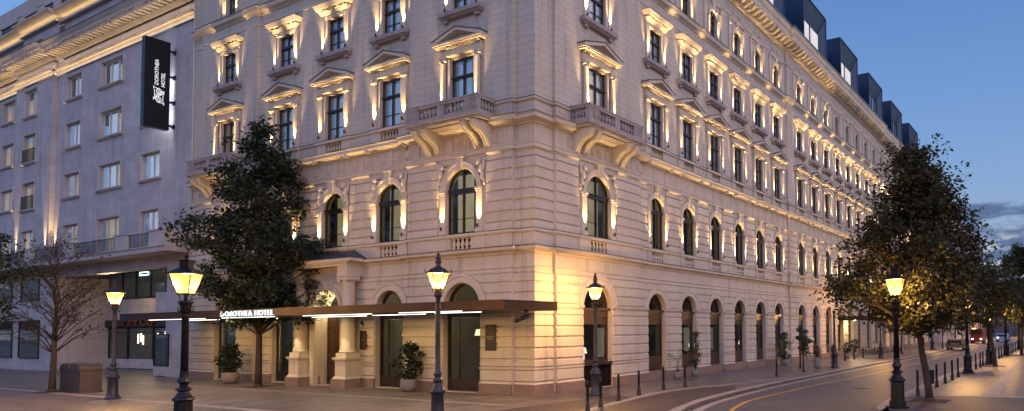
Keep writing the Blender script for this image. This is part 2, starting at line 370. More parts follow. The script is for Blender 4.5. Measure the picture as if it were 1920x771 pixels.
# end blocks
endq = [[(0, .98), (0, 0), (1.06, 0)]]
for path in endq+[[(0, 25.2), (0, 24.2)], [(83., 0), (84., 0)]]:
    q0 = MB(); q1 = q0; qg = MB()
    q0.sweep([(0, 0), (0, 10.98)], path, False)
    for za, zb in C0+C1:
        q1.sweep([(0, za+.02), (.06, za+.055), (.06, zb-.055), (0, zb-.02)], path)
    qg.sweep([(0, 0), (.13, 0), (.13, .11), (.09, .11), (.09, .41), (0, .41)], path)
    q0.sweep([(0, .412), (.085, .412), (.03, .485)], path); q0.sweep([(0, .985), (.07, .985), (.07, 1.055), (0, 1.055)], path)
    q0.sweep([(0, 3.41), (.06, 3.41), (.06, 3.46), (.1, 3.462), (.1, 3.55), (0, 3.55)], path)
    q0.sweep([(0, 6.512), (.075, 6.512), (.075, 6.66), (.03, 6.79)], path); q0.sweep([(0, 9.37), (.055, 9.37), (.055, 9.58), (.15, 9.66), (0, 9.66)], path)
    q0.sweep([(.02, 5.8), (.02, 6.5)], path, False)
    q0.build('corner_pier', M['stone'], hotel); qg.build('corner_plinth', M['granite'], hotel)
for T, u0, u1, mt in ((TR, 0, 1.06, 'ashR'), (TR, 83, 84, 'ashR'), (TL, 0, .98, 'ashL'), (TL, 24.2, 25.2, 'ashL')):
    qa = MB(T); qa.quad((u0, 0, 10.9), (u1, 0, 10.9), (u1, 0, 23.3), (u0, 0, 23.3)); qa.build('corner_ashlar', M[mt], hotel)
# swept mouldings all round
PATH = [(0, 25.2), (0, 24.2), (-D1, 24.2), (-D1, 18.7), (0, 18.7), (0, 7.), (-D1, 7.), (-D1, .98), (0, .98), (0, 0), (1.06, 0), (1.06, -D1), (7.35, -D1), (7.35, 0),
        (27.65, 0), (27.65, -D1), (54.9, -D1), (54.9, 0), (76, 0), (76, -D1), (83, -D1), (83, 0), (84, 0)]
cor = MB()
cor.sweep([(0, 4.80), (.05, 4.80), (.05, 4.86), (.02, 4.90), (.02, 4.97), (.06, 4.98), (.06, 5.02), (0, 5.03)], PATH)          # band
cor.sweep([(0, 5.50), (.05, 5.53), (.07, 5.60), (.20, 5.66), (.24, 5.68), (.24, 5.77), (.27, 5.80), (0, 5.80)], PATH)          # string course
cor.build('string_course', M['stone'], hotel)
c2 = MB()
c2.sweep([(0, 6.35), (.05, 6.36), (.09, 6.41), (.09, 6.488), (0, 6.49)], PATH)
c2.sweep([(0, 9.70), (.06, 9.70), (.06, 9.86), (.09, 9.87), (.09, 9.93), (0, 9.94)], PATH)
c2.sweep([(0, 10.62), (.06, 10.63), (.10, 10.70), (.30, 10.76), (.34, 10.78), (.34, 10.90), (.39, 10.96), (0, 10.96)], PATH)
c2.sweep([(0, 11.55), (.06, 11.56), (.10, 11.61), (.10, 11.665), (0, 11.67)], PATH)
c2.sweep([(0, 18.62), (.03, 18.62), (.03, 18.72), (0, 18.73)], PATH)
c2.sweep([(0, 19.18), (.04, 19.19), (.08, 19.26), (.22, 19.36), (.24, 19.50), (.28, 19.56), (0, 19.58)], PATH)
c2.sweep([(0, 22.02), (.04, 22.03), (.07, 22.12), (.07, 22.18), (0, 22.19)], PATH)
ev = MB()
ev.sweep([(0, 22.92), (.05, 22.94), (.06, 23.0), (.12, 23.02), (.12, 23.09), (.22, 23.13), (.22, 23.20), (.08, 23.22), (.08, 23.52), (.80, 23.54), (.82, 23.60), (.82, 23.92), (.90, 24.02), (.95, 24.20), (.98, 24.30), (0, 24.30)], PATH)
gt = MB(); gt.sweep([(.90, 24.305), (1.02, 24.305), (1.04, 24.42), (.92, 24.42)], PATH); gt.build('gutter', M['bluetrim'], hotel)
fl = MB()
for d, z in ((.275, 5.802), (.10, 6.492), (.395, 10.962), (.11, 11.672), (.285, 19.582)):
    fl.sweep([(0, z), (d, z), (d, z+.022), (0, z+.026)], PATH)
fl.build('lead_flashing', M['zinc'], hotel)
# modillions + dentils
mo = ev; dn = ev
for T, SS in ((TR, SR), (TL, SL)):
    mo.T = dn.T = T
    L_ = SS[-1][1]+1
    for seg in [(0, SS[0][0], 0)]+SS+[(SS[-1][1], L_, 0)]:
        a, b, d = seg; n = max(1, round((b-a)/.67))
        for k in range(n):
            u = a+(k+.5)*(b-a)/n
            mo.frust(u-.13, u+.13, d+.08, d+.42, 23.20, u-.13, u+.13, d+.08, d+.74, 23.38); mo.box(u-.15, u+.15, d+.08, d+.78, 23.382, 23.53)
        n = max(1, round((b-a)/.16)) if T is TR and a < 60 else 0
        for k in range(n):
            u = a+(k+.5)*(b-a)/n; dn.box(u-.045, u+.045, d+.12, d+.20, 23.03, 23.115)
ev.T = MB().T; ev.build('eaves_cornice', M['trim'], hotel)
# triglyph frieze
fz = c2
def trig(T, u, d, ros=None):
    fz.T = T
    for s in (-.12, 0, .12): fz.frust(u+s-.05, u+s+.05, d, d+.03, 9.96, u+s-.05, u+s+.05, d, d+.03, 10.52)
    fz.box(u-.18, u+.18, d, d+.045, 10.53, 10.60); fz.box(u-.17, u+.17, d, d+.07, 9.80, 9.858)
    if ros is not None:
        for r, t in ((.2, .03), (.13, .05), (.06, .07)):
            P = [(u+ros+r*cos(2*pi*k/14), 10.26+r*sin(2*pi*k/14)) for k in range(14)]; fz.prism(P, d, d+t)
        for s in (-1, 1): fz.box(u+ros+s*.27-.012, u+ros+s*.27+.012, d, d+.02, 10.0, 10.5)
for a, b, d in SR:
    n = round((b-a)/1.11)
    for k in range(n): trig(TR, a+(k+.5)*(b-a)/n, d, .52 if a < 2 else None)
for a, b, d in SL:
    n = round((b-a)/1.0)
    for k in range(n): trig(TL, a+(k+.5)*(b-a)/n, d, .5)
trig(TR, .35, 0); trig(TL, .35, 0)
c2.build('cornice', M['trim'], hotel)

# ---- bay-local meshes
def baluster(mb, a, d, z0, z1, r=.062, n=7):
    h = z1-z0
    mb.lathe([(r*1.1, 0), (r*1.1, h*.1), (r*.55, h*.16), (r*.8, h*.28), (r*1.25, h*.42), (r*1.1, h*.55), (r*.55, h*.78), (r*.5, h*.86), (r*1.05, h*.92), (r*1.05, h)], a, d, n, z0)
def arch_ring(mb, r0, r1, zs, d0, d1, n=16, prof=None):
    prof = prof or [(r0, d0), (r0, d1), (r1, d1), (r1, d0)]
    k = len(prof)
    vs = [(-r*cos(pi*i/n), d, zs+r*sin(pi*i/n)) for i in range(n+1) for r, d in prof]
    mb.add(vs, [(i*k+j, i*k+j+1, (i+1)*k+j+1, (i+1)*k+j) for i in range(n) for j in range(k-1)]+[tuple(range(k)), tuple(n*k+j for j in range(k))])
def frame_rect(mb, h, z0, z1, d, w=.07, t=.07, cols=2, trans=None, bars=()):
    mb.box(-h, -h+w, d-t, d, z0, z1); mb.box(h-w, h, d-t, d, z0, z1); mb.box(-h+w, h-w, d-t, d, z0, z0+w); mb.box(-h+w, h-w, d-t, d, z1-w, z1)
    if cols == 2: mb.box(-.035, .035, d-t+.005, d+.025, z0+w, z1-w)
    if trans: mb.box(-h+w, h-w, d-t+.004, d+.05, trans-.05, trans+.05)
    for z in bars: mb.box(-h+w, h-w, d-t+.02, d-.01, z-.014, z+.014)
def frame_arch(mb, h, z0, zs, d, w=.07, t=.07, trans=None, bars=(), tw=.09, mull=True):
    mb.box(-h, -h+w, d-t, d, z0, zs); mb.box(h-w, h, d-t, d, z0, zs); mb.box(-h+w, h-w, d-t, d, z0, z0+w)
    arch_ring(mb, h-w, h, zs, d-t, d)
    if mull: mb.box(-.035, .035, d-t+.005, d+.025, z0+w, zs+h-w)
    if trans: mb.box(-h+w, h-w, d-t+.004, d+.06, trans-tw, trans+tw)
    for z in bars: mb.box(-h+w, h-w, d-t+.02, d-.01, z-.014, z+.014)
def pane_poly(h, z0, zt, arch):
    P = [(-h, z0), (h, z0)]
    if arch: P += [(h*cos(pi*k/12), zt+h*sin(pi*k/12)) for k in range(13)]
    else: P += [(h, zt), (-h, zt)]
    return P
def curtain(mb, h, z0, zt, d, cover=(.0, 1.), amp=.03):
    """folded cloth from each side"""
    for s in (-1, 1):
        a0, a1 = h*cover[0], h*cover[1]; n = 14; vs = []
        for k in range(n+1):
            a = s*(a0+(a1-a0)*k/n); dd = d+amp*sin(k*1.9+s)+.012*sin(k*4.1)
            vs += [(a, dd, z0), (a, dd, zt)]
        mb.add(vs, [(2*k, 2*k+1, 2*k+3, 2*k+2) for k in range(n)], True)
mesh_cache = {}
def get(key, fn):
    if key not in mesh_cache: mesh_cache[key] = fn()
    return mesh_cache[key]
WARM = (1., .67, .31)
def part(name, key, fn, mat, face, u, parent=None, dd=0):
    me = get(key, lambda: (lambda mb: (fn(mb), mb.mesh(name, M[mat]))[1])(MB(LOC)))
    if parent is not None: return link(name, me, parent)
    loc, rz = place(face, u); d = dep(face, u)+dd
    loc = (loc[0], -d, 0) if face == 'R' else (-d, loc[1], 0)
    return link(name, me, hotel, loc, rz)
far_store = {}
def far(fn, mat, face, u):
    """far bays go into one merged mesh per material"""
    mb = far_store.setdefault(mat, MB()); d = dep(face, u)
    mb.T = (lambda a, dd, z: (u+a, -d-dd, z)) if face == 'R' else (lambda a, dd, z: (-d-dd, u-a, z)); fn(mb)
ur = random.Random(12)
def upl_mesh(mb):
    mb.lathe([(.028, 0), (.035, .03), (.035, .13), (.03, .135)], 0, 0, 8); mb.box(-.012, .012, -.1, 0, .02, .05)
def uplight(parent, a, d, z, power, spread=54, far_=False, T=None):
    me = get('upl', lambda: (lambda mb: (upl_mesh(mb), mb.mesh('uplight', M['ironb']))[1])(MB(LOC)))
    link('uplight', me, parent, (a, -d, z-.16))
    power *= ur.choice((.72, .85, 1, 1, 1.1, 1.25)); key = ('spot', round(power, 2), spread)
    if key not in mesh_cache:
        l = bpy.data.lights.new('uplight_beam', 'SPOT'); l.energy = power; l.color = WARM; l.spot_size = radians(spread); l.spot_blend = 1.0; l.shadow_soft_size = .02; mesh_cache[key] = l
    o = link('uplight_beam', mesh_cache[key], parent, (a, -d, z)); o.rotation_euler = (pi-radians(0), 0, 0); return o
E1, E2, E3, E4 = 300, 310, 300, 160
def do_bay(face, u, t):
    T_ = TY[t]; fb = face == 'R' and u > 55.5
    def P(name, key, fn, mat, parent=None, dd=0):
        if fb:
            far(fn, mat, face, u); return None
        return part(name, (key, t), fn, mat, face, u, parent, dd)
    wm = -.24
    # ---------- ground storey arch
    def archi(mb):
        h, o, zs = T_['h0'], T_['o0'], T_['s0']+.13
        arch_ring(mb, h, o, zs-.13+.13*0, 0, .05, 18, [(h, -.02), (h, .04), (h+.06, .06), (o-.12, .06), (o-.1, .10), (o, .10), (o, -.02)])
    P('archivolt', 'arc0', archi, 'trim')
    grille = face == 'R' and t == 'p'; dark = face == 'L'
    ent = face == 'L' and abs(u-12.4) < .2
    h, zs = T_['h0'], T_['s0']
    if not ent:
        z0 = 1.12 if grille else .45 if face == 'R' else .06
        def fr0(mb):
            frame_arch(mb, h, z0, zs, wm, .10, .08, 3.22, (), .15, False)
            mb.box(-h+.1, h-.1, wm-.03, wm+.02, z0+.1, z0+(.02+.1 if grille else .7 if face == 'R' else .5))
            mb.box(-h, h, wm-.02, wm+.16, 3.36, 3.46)
            if face == 'R': mb.box(-.012, .012, wm-.05, wm-.01, 3.4, 3.4+h*.98); mb.box(-h+.1, h-.1, wm-.06, wm-.02, 2.75, 3.08)
        if face == 'L':
            fr_old = fr0
            def fr0(mb):
                fr_old(mb); mb.box(-h*.42, -h*.42+.07, wm-.05, wm+.01, .06, 3.2); mb.box(h-.22, h-.15, wm-.05, wm+.01, .06, 3.2); mb.box(-h+.1, h-.1, wm-.045, wm+.0, 1.02, 1.05); mb.box(-h*.42+.12, -h*.42+.15, wm+.02, wm+.06, .95, 1.5)
        f = P('window', 'fr0'+face+str(grille), fr0, 'wood' if face == 'R' else 'frame')
        def pa(mb): mb.prism(pane_poly(h-.08, z0, zs, True), wm-.06, wm-.05)
        P('pane', 'pa0'+face+str(grille), pa, 'glass0', f)
        if grille:
            def gr_(mb):
                mb.box(-h-.02, h+.02, wm, .02, 1.0, 1.11)
                mb.box(-h, -h+.08, -.2, -.05, .02, .995); mb.box(h-.08, h, -.2, -.05, .02, .995)
                for k in range(12): mb.frust(-h+.08, h-.08, -.12, -.08, .06+k*.078, -h+.08, h-.08, -.2, -.16, .12+k*.078)
                mb.box(-h, h, -.34, -.3, .02, 1)
            P('vent_grille', 'grl', gr_, 'frame')
        elif face == 'R':
            def si(mb): mb.box(-h, h, -.3, .05, 0.0, .44)
            P('window_plinth', 'wpl', si, 'granite')
    wm = -.09
    # ---------- balustrade niches
    def bal1(mb):
        nh = T_['nh']; n = 5
        for k in range(n): baluster(mb, -nh+(k+.5)*2*nh/n, -.05, 5.865, 6.34, .075)
    P('balustrade', 'bal1', bal1, 'trim')
    # ---------- arcade storey window
    def ped1(mb):    # slight break forward of the parapet under the window
        b = T_['b1']; nh = T_['nh']
        for s in (-1, 1): mb.box(min(s*nh, s*b), max(s*nh, s*b), .02, .075, 5.83, 6.36)
        mb.box(-b-.02, b+.02, .02, .13, 6.362, 6.49)
    P('parapet_block', 'ped1', ped1, 'stone')
    h1, o1, s1, b1 = T_['h1'], T_['o1'], T_['s1'], T_['b1']
    def sur1(mb):
        arch_ring(mb, h1, o1, s1+.0, -.02, .1, 18, [(h1, -.3), (h1, .07), (h1+.06, .10), (o1-.09, .10), (o1-.07, .14), (o1, .14), (o1, -.02)])
        mb.prism([(-.11, s1+h1-.05), (.11, s1+h1-.05), (.17, 9.62), (-.17, 9.62)], .02, .22); mb.box(-.22, .22, 0, .27, 9.622, 9.69)
        for s in (-1, 1):
            x0, x1 = sorted((s*(h1+.01), s*(h1+.33) if t != 'm' and t != 'c' else s*(h1+.2)))
            mb.box(x0, x1, 0, .10, 6.52, s1-.14)
            mb.box(x0-.03, x1+.03, 0, .14, 6.515, 6.66)
            mb.box(x0-.02, x1+.02, 0, .13, s1-.14, s1-.06); mb.box(x0-.05, x1+.05, 0, .17, s1-.058, s1+.02)
    sp = P('window_surround', 'sur1', sur1, 'trim')
    if t in 'pl':
        def rel(mb, s):
                c = s*(b1-.2); z = 8.95
                mb.ell((c-s*.12, .12, z+.42), (.11, .12, .13)); mb.ell((c-s*.02, .1, z+.12), (.13, .12, .22)); mb.ell((c+s*.1, .08, z+.3), (.07, .06, .24))
                mb.ell((c-s*.27, .09, z+.32), (.15, .06, .06)); mb.ell((c+s*.05, .1, z-.2), (.09, .09, .2)); mb.ell((c+s*.12, .07, z-.42), (.05, .06, .15)); mb.ell((c-s*.07, .12, z-.32), (.05, .06, .1))
                mb.ell((c-s*.3, .06, z+.5), (.12, .05, .05)); mb.ell((c+s*.13, .06, z+.52), (.08, .05, .06))
    else:
        def rel(mb, s):
                rr = random.Random(3); mb.prism([(s*(b1-.03), 9.55), (s*(b1-.62), 9.55), (s*(b1-.03), 8.95)], -.01, .02)
                for k in range(9):
                    a = s*(b1-.06-.5*rr.random()**1.3); z = 9.55-.75*rr.random()*abs(a)/b1
                    if a*a+(z-s1)**2 > (o1+.05)**2: mb.ell((a, .03, z), (.07, .05, .05), 6, 4)
    for s in (-1, 1): P('spandrel_relief', 'rel%d' % s, (lambda mb, s=s: rel(mb, s)), 'trim')
    tr1 = s1-.05
    def fr1(mb): frame_arch(mb, h1, 6.52, s1, wm, .07, .07, tr1, (7.15,), .10); mb.box(-h1+.05, h1-.05, wm-.03, wm+.1, tr1+.06, tr1+.11)
    f = P('window', 'fr1', fr1, 'frame')
    def pa1(mb): mb.prism(pane_poly(h1-.05, 6.52, s1, True), wm-.06, wm-.05)
    P('pane', 'pa1', pa1, 'glass0', f)
    def cu1(mb):
        mb.T0 = None; curtain(mb, h1, 6.5, s1+h1*.95, -.75, (.12, 1.15))
    P('curtain', 'cu1', cu1, 'curt', f)
    if not fb:
        for s in (-1, 1): uplight(sp, s*(h1+.17 if t in 'pl' else h1+.10), .19, 6.86, E1)
    # ---------- second parapet
    balc = t == 'p'
    b2 = 1.25 if t in 'pl' else 1.12
    if not balc:
        def ped2(mb):
            nh = T_['nh']
            for s in (-1, 1):
                x0, x1 = sorted((s*nh, s*b2)); mb.box(x0, x1, .02, .10, 10.98, 11.55)
                xc = s*(nh+b2)/2; w = (b2-nh)*.28
                for q in (-1, 1): mb.box(xc+q*w-.015, xc+q*w+.015, .10, .118, 11.08, 11.46)
                for zz in (11.08, 11.46): mb.box(xc-w-.015, xc+w+.015, .10, .116, zz-.015, zz+.015)
            mb.box(-b2-.03, b2+.03, .02, .17, 11.552, 11.675)
            for s in (-1, 1): mb.box(*sorted((s*(b2+.02), s*(b2-.05))), .2, .4, 10.60, 10.76)
        P('parapet_block', 'ped2', ped2, 'trim')
        def flash2(mb): mb.box(-b2-.04, b2+.04, .02, .18, 11.677, 11.70)
        P('sill_flashing', 'fla2', flash2, 'zinc')
        def bal2(mb):
            nh = T_['nh']; n = 6
            for k in range(n): baluster(mb, -nh+(k+.5)*2*nh/n, -.04, 11.03, 11.54, .062)
        P('balustrade', 'bal2', bal2, 'trim')
    # ---------- piano nobile
    h2 = T_['h2']
    def fr2(mb): frame_rect(mb, h2, 11.70, 13.9, wm, .07, .07, 2, 13.12, (12.3,)); mb.box(-h2-.02, h2+.02, wm, wm+.07, 13.10, 13.17)
    f = P('window', 'fr2', fr2, 'frame')
    P('pane', 'pa2', lambda mb: mb.box(-h2+.05, h2-.05, wm-.06, wm-.05, 11.7, 13.88), 'glass', f)
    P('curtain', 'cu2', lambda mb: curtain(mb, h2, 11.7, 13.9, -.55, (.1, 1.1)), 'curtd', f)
    pw = 1.12 if t in 'pl' else 1.05; cw = .27
    def pedm(mb):
        W = pw+.28; d2 = .42
        for s in (-1, 1):
            x0, x1 = sorted((s*(pw-cw-.01), s*(pw+.01)))
            mb.box(*sorted((s*(h2+.01), s*(pw-cw-.03))), 0, .07, 11.70, 13.92)
        mb.box(-pw-.03, pw+.03, 0, .18, 14.02, 14.13); mb.box(-pw-.03, pw+.03, 0, .15, 14.13, 14.32)
        mb.box(-pw-.05, pw+.05, 0, .22, 14.322, 14.37)
        n = 22
        for k in range(n): mb.box(-pw-.04+(k+.2)*(2*pw+.08)/n, -pw-.04+(k+.75)*(2*pw+.08)/n, .2, .27, 14.372, 14.42)
        mb.box(-W+.05, W-.05, 0, d2-.05, 14.422, 14.47); mb.box(-W, W, 0, d2, 14.472, 14.55)
        zt, za = 14.552, 15.06
        mb.prism([(-W+.16, zt), (W-.16, zt), (0, za-.12)], 0, .10)                     # tympanum
        for s in (-1, 1):
            mb.prism([(s*W, zt), (s*(W-.02), zt+.10), (0, za), (0, za-.12), (s*(W-.24), zt)], 0, d2)
            mb.prism([(s*(W-.25), zt+.002), (0, za-.122), (0, za-.16), (s*(W-.36), zt+.002)], 0, .25)
    P('pediment', 'pdm'+face, pedm, 'trim')
    def pfl(mb):
        W = pw+.30; zt, za = 14.552, 15.06
        for s in (-1, 1): mb.prism([(s*W, zt+.09), (s*W, zt+.125), (0, za+.035), (0, za+.003)], 0, .45)
    P('pediment_flashing', 'pfl', pfl, 'zinc')
    for s in (-1, 1):
        def colm(mb, s=s):
            x = s*(pw-cw/2); 
            if t == 'p':
                mb.lathe([(.17, 0), (.17, .06), (.15, .1), (.135, .14), (.13, 1.0), (.118, 2.02), (.14, 2.06)], x, .14, 16, 11.70, .07)
            else:
                mb.box(x-cw/2, x+cw/2, 0, .13, 11.70, 13.74); mb.box(x-cw/2-.02, x+cw/2+.02, 0, .16, 11.70, 11.82)
                for q in (-.08, 0, .08): mb.box(x+q-.012, x+q+.012, .13, .142, 11.9, 13.7)
            for q in (-1, 1): mb.lathe([(.05, 0), (.075, .02), (.075, .1), (.05, .12)], x+q*.12, .17, 8, 13.80)
            mb.ell((x, .19, 13.84), (.07, .06, .06)); mb.box(x-cw/2-.05, x+cw/2+.05, 0, .23, 13.925, 13.99); mb.frust(x-cw/2, x+cw/2, 0, .14, 13.745, x-cw/2-.02, x+cw/2+.02, 0, .2, 13.92)
        cm = P('column' if t == 'p' else 'pilaster', 'col%d' % s, colm, 'trim')
        if not fb: uplight(cm, s*(pw-cw/2), .36 if t == 'p' else .22, 12.0 if t != 'p' else 11.95, E2)
    # ---------- third storey
    h3 = T_['h3']
    def fr3(mb): frame_rect(mb, h3, 15.93, 17.64, wm, .065, .07, 2, 17.05, (16.45,))
    f = P('window', 'fr3', fr3, 'frame')
    P('pane', 'pa3', lambda mb: mb.box(-h3+.05, h3-.05, wm-.06, wm-.05, 15.93, 17.63), 'glass', f)
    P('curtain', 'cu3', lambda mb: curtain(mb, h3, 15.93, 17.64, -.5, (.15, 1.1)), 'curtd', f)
    w3 = 1.0 if t in 'pl' else .92
    def hood(mb):
        for s in (-1, 1): mb.box(*sorted((s*(h3+.01), s*(w3-.21))), 0, .05, 15.93, 17.66)
        mb.box(-w3, w3, 0, .08, 17.665, 17.76); mb.box(-w3-.02, w3+.02, 0, .11, 17.762, 17.80)
        mb.frust(-w3, w3, 0, .08, 17.802, -w3-.08, w3+.08, 0, .2, 18.0); mb.box(-w3-.1, w3+.1, 0, .24, 18.002, 18.04)
        n = 9
        for k in range(n): mb.box(-w3+(k+.2)*2*w3/n, -w3+(k+.8)*2*w3/n, .1, .28, 18.042, 18.09)
        mb.frust(-w3-.18, w3+.18, 0, .34, 18.092, -w3-.28, w3+.28, 0, .44, 18.30)
    P('window_hood', 'hood', hood, 'trim')
    P('hood_flashing', 'hfl', lambda mb: mb.box(-w3-.29, w3+.29, 0, .45, 18.302, 18.33), 'zinc')
    def sill3(mb):
        mb.frust(-w3-.12, w3+.12, 0, .16, 15.62, -w3-.2, w3+.2, 0, .26, 15.72); mb.box(-w3-.22, w3+.22, 0, .29, 15.722, 15.90)
        for s in (-1, 1): mb.box(s*(w3-.1)-.13, s*(w3-.1)+.13, 0, .14, 15.50, 15.618)
    P('window_sill', 'sil3', sill3, 'weath')
    for s in (-1, 1):
        pm = P('pilaster', 'pil3%d' % s, (lambda mb, s=s: (mb.box(*sorted((s*(w3-.2), s*w3)), 0, .09, 15.90, 17.66), mb.box(*sorted((s*(w3-.22), s*(w3+.02))), 0, .12, 15.90, 16.0))), 'trim')
        if not fb: uplight(pm, s*(w3-.1), .17, 16.14, E3)
    wm = -.16
    # ---------- attic
    lit4 = face == 'L' or u < 38
    def att(mb):
        arch_ring(mb, .44, .66, 20.93, -.02, .05, 14, [(.44, -.25), (.44, .05), (.5, .06), (.58, .06), (.6, .10), (.66, .10), (.66, -.02)])
        for s in (-1, 1):
            mb.box(*sorted((s*.45, s*.56)), 0, .05, 19.60, 20.80); mb.box(*sorted((s*.6, s*.72)), 0, .08, 19.60, 20.80)
            mb.box(*sorted((s*.45, s*.74)), 0, .11, 20.802, 20.92)
            mb.box(*sorted((s*.98, s*1.24)), 0, .09, 19.60, 21.75); mb.box(*sorted((s*.95, s*1.27)), 0, .13, 21.752, 21.86)
            mb.box(*sorted((s*.76, s*1.0)), .0, .10, 21.55, 21.63)
            mb.box(s*.42-.17, s*.42+.17, 0, .06, 22.35, 22.56)
        mb.prism([(-.08, 21.34), (.08, 21.34), (.13, 21.85), (-.13, 21.85)], 0, .16)
        mb.box(-1.0, 1.0, 0, .08, 21.862, 22.0)
    am = P('attic_surround', 'att', att, 'trim')
    f = P('window', 'fr4', lambda mb: frame_arch(mb, .44, 19.62, 20.93, wm, .05, .06, 20.85, (20.2,), .04), 'frame')
    P('pane', 'pa4', lambda mb: mb.prism(pane_poly(.4, 19.62, 20.93, True), wm-.05, wm-.04), 'glass', f)
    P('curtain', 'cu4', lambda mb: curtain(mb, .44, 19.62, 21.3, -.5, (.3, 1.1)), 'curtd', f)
    if lit4 and not fb:
        for s in (-1, 1): uplight(am, s*.57, .19, 19.72, E4, 60)
for face, u, t in bays: do_bay(face, u, t)
for mat, mb in far_store.items():
    mb.build({'glass0': 'panes', 'glass': 'panes', 'frame': 'window_frames', 'wood': 'shopfronts', 'trim': 'window_surrounds', 'stone': 'parapet_blocks', 'zinc': 'flashings',
              'weath': 'window_sills', 'curt': 'curtains', 'curtd': 'curtains', 'granite': 'window_plinths'}[mat], M[mat], hotel)['kind'] = 'stuff'
# a few uplights on the far bays too
for k in range(6):
    u = 57.3+3.35*k
    for z, e in ((6.86, 2*E1), (12., 2*E2), (16.14, 2*E3)):
        o = light('uplight_beam', 'SPOT', (u, -.24, z), e, WARM, hotel, spot_size=radians(75), spot_blend=.9, shadow_soft_size=.03); o.rotation_euler = (pi, 0, 0)

# ---- interior shells behind the glass
ins = MB(); ins2 = MB()
for z in (0.0, 5.6, 10.9, 15.1, 19.2, 23.0):
    ins.box(.5, 83.5, .5, 5.0, z-.1, z); ins.box(.5, 5.0, 5.0, 25., z-.1, z)
ins.box(5.0, 84., 5.0, 5.1, -.1, 23.2); ins.box(5.0, 5.1, 5.1, 25.1, -.1, 23.2); ins.box(.46, 5.1, 25.1, 25.2, -.1, 23.2); ins.box(83.6, 83.7, .46, 5., -.1, 23.2)
ins.build('interior', M['roomw'], hotel)
for u in (9.2, 12.5, 15.9, 22.5, 25.9, 33.8, 37.2, 43.9):
    light('shop_light', 'POINT', (u+.5, 2.6, 2.4), 9, (1, .82, .55), hotel, shadow_soft_size=.12)
light('shop_light', 'POINT', (2.6, 3.2, 2.3), 5, (.9, .95, .9), hotel, shadow_soft_size=.12)
light('shop_light', 'POINT', (2.6, 8.4, 2.3), 6, (1, .8, .5), hotel, shadow_soft_size=.12)
light('shop_light', 'POINT', (2.2, 21.4, 2.3), 110, (.75, .88, 1), hotel, shadow_soft_size=.2)
light('vestibule_light', 'POINT', (1.6, 12.4, 4.3), 400, (1, .8, .45), hotel, shadow_soft_size=.1)
light('arch_light', 'POINT', (-.12, 12.35, 3.75), 40, (1, .80, .45), hotel, shadow_soft_size=.06)

M['glow'] = emis('table_lamp_glow', (1, .86, .6), 1.6); M['glowg'] = emis('cool_lit_panel', (.9, .88, .7), .16, vary=.9, scale=6)
rq = random.Random(5)
for i, u in enumerate([9.2+3.33*k for k in range(6)]+[30.5+3.35*k for k in range(6)]+[4.05]):
    m = MB(); x = u+.9+rq.uniform(0, .5); y = 1.5+rq.random()
    m.lathe([(.04, 0), (.03, .5)], x, y, 8, .9); m.lathe([(.16, 0), (.09, .28)], x, y, 10, 1.42); m.build('table_lamp', M['glow'], hotel)
    m = MB(); m.box(x-.7, x+.7, y-.4, y+.4, .0, .8); m.box(x-.6, x+.6, y+.6, y+.7, .0, 1.15); m.build('reception_furniture', M['room'], hotel)
    m = MB(); m.box(u+1.6, u+2.5, 4.85, 4.95, 1.0, 2.6); m.build('lit_panel', M['glowg'], hotel)
for y in (2.9, 7.6):
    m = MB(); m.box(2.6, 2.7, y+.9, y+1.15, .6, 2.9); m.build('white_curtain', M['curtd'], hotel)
    m = MB(); m.lathe([(.16, 0), (.09, .28)], 1.6, y+1.7, 10, 2.3); m.build('pendant_lamp', M['glow'], hotel)
    m = MB(); m.box(1.6, 2.6, y, y+1.9, 0, .9); m.build('reception_furniture', M['room'], hotel)
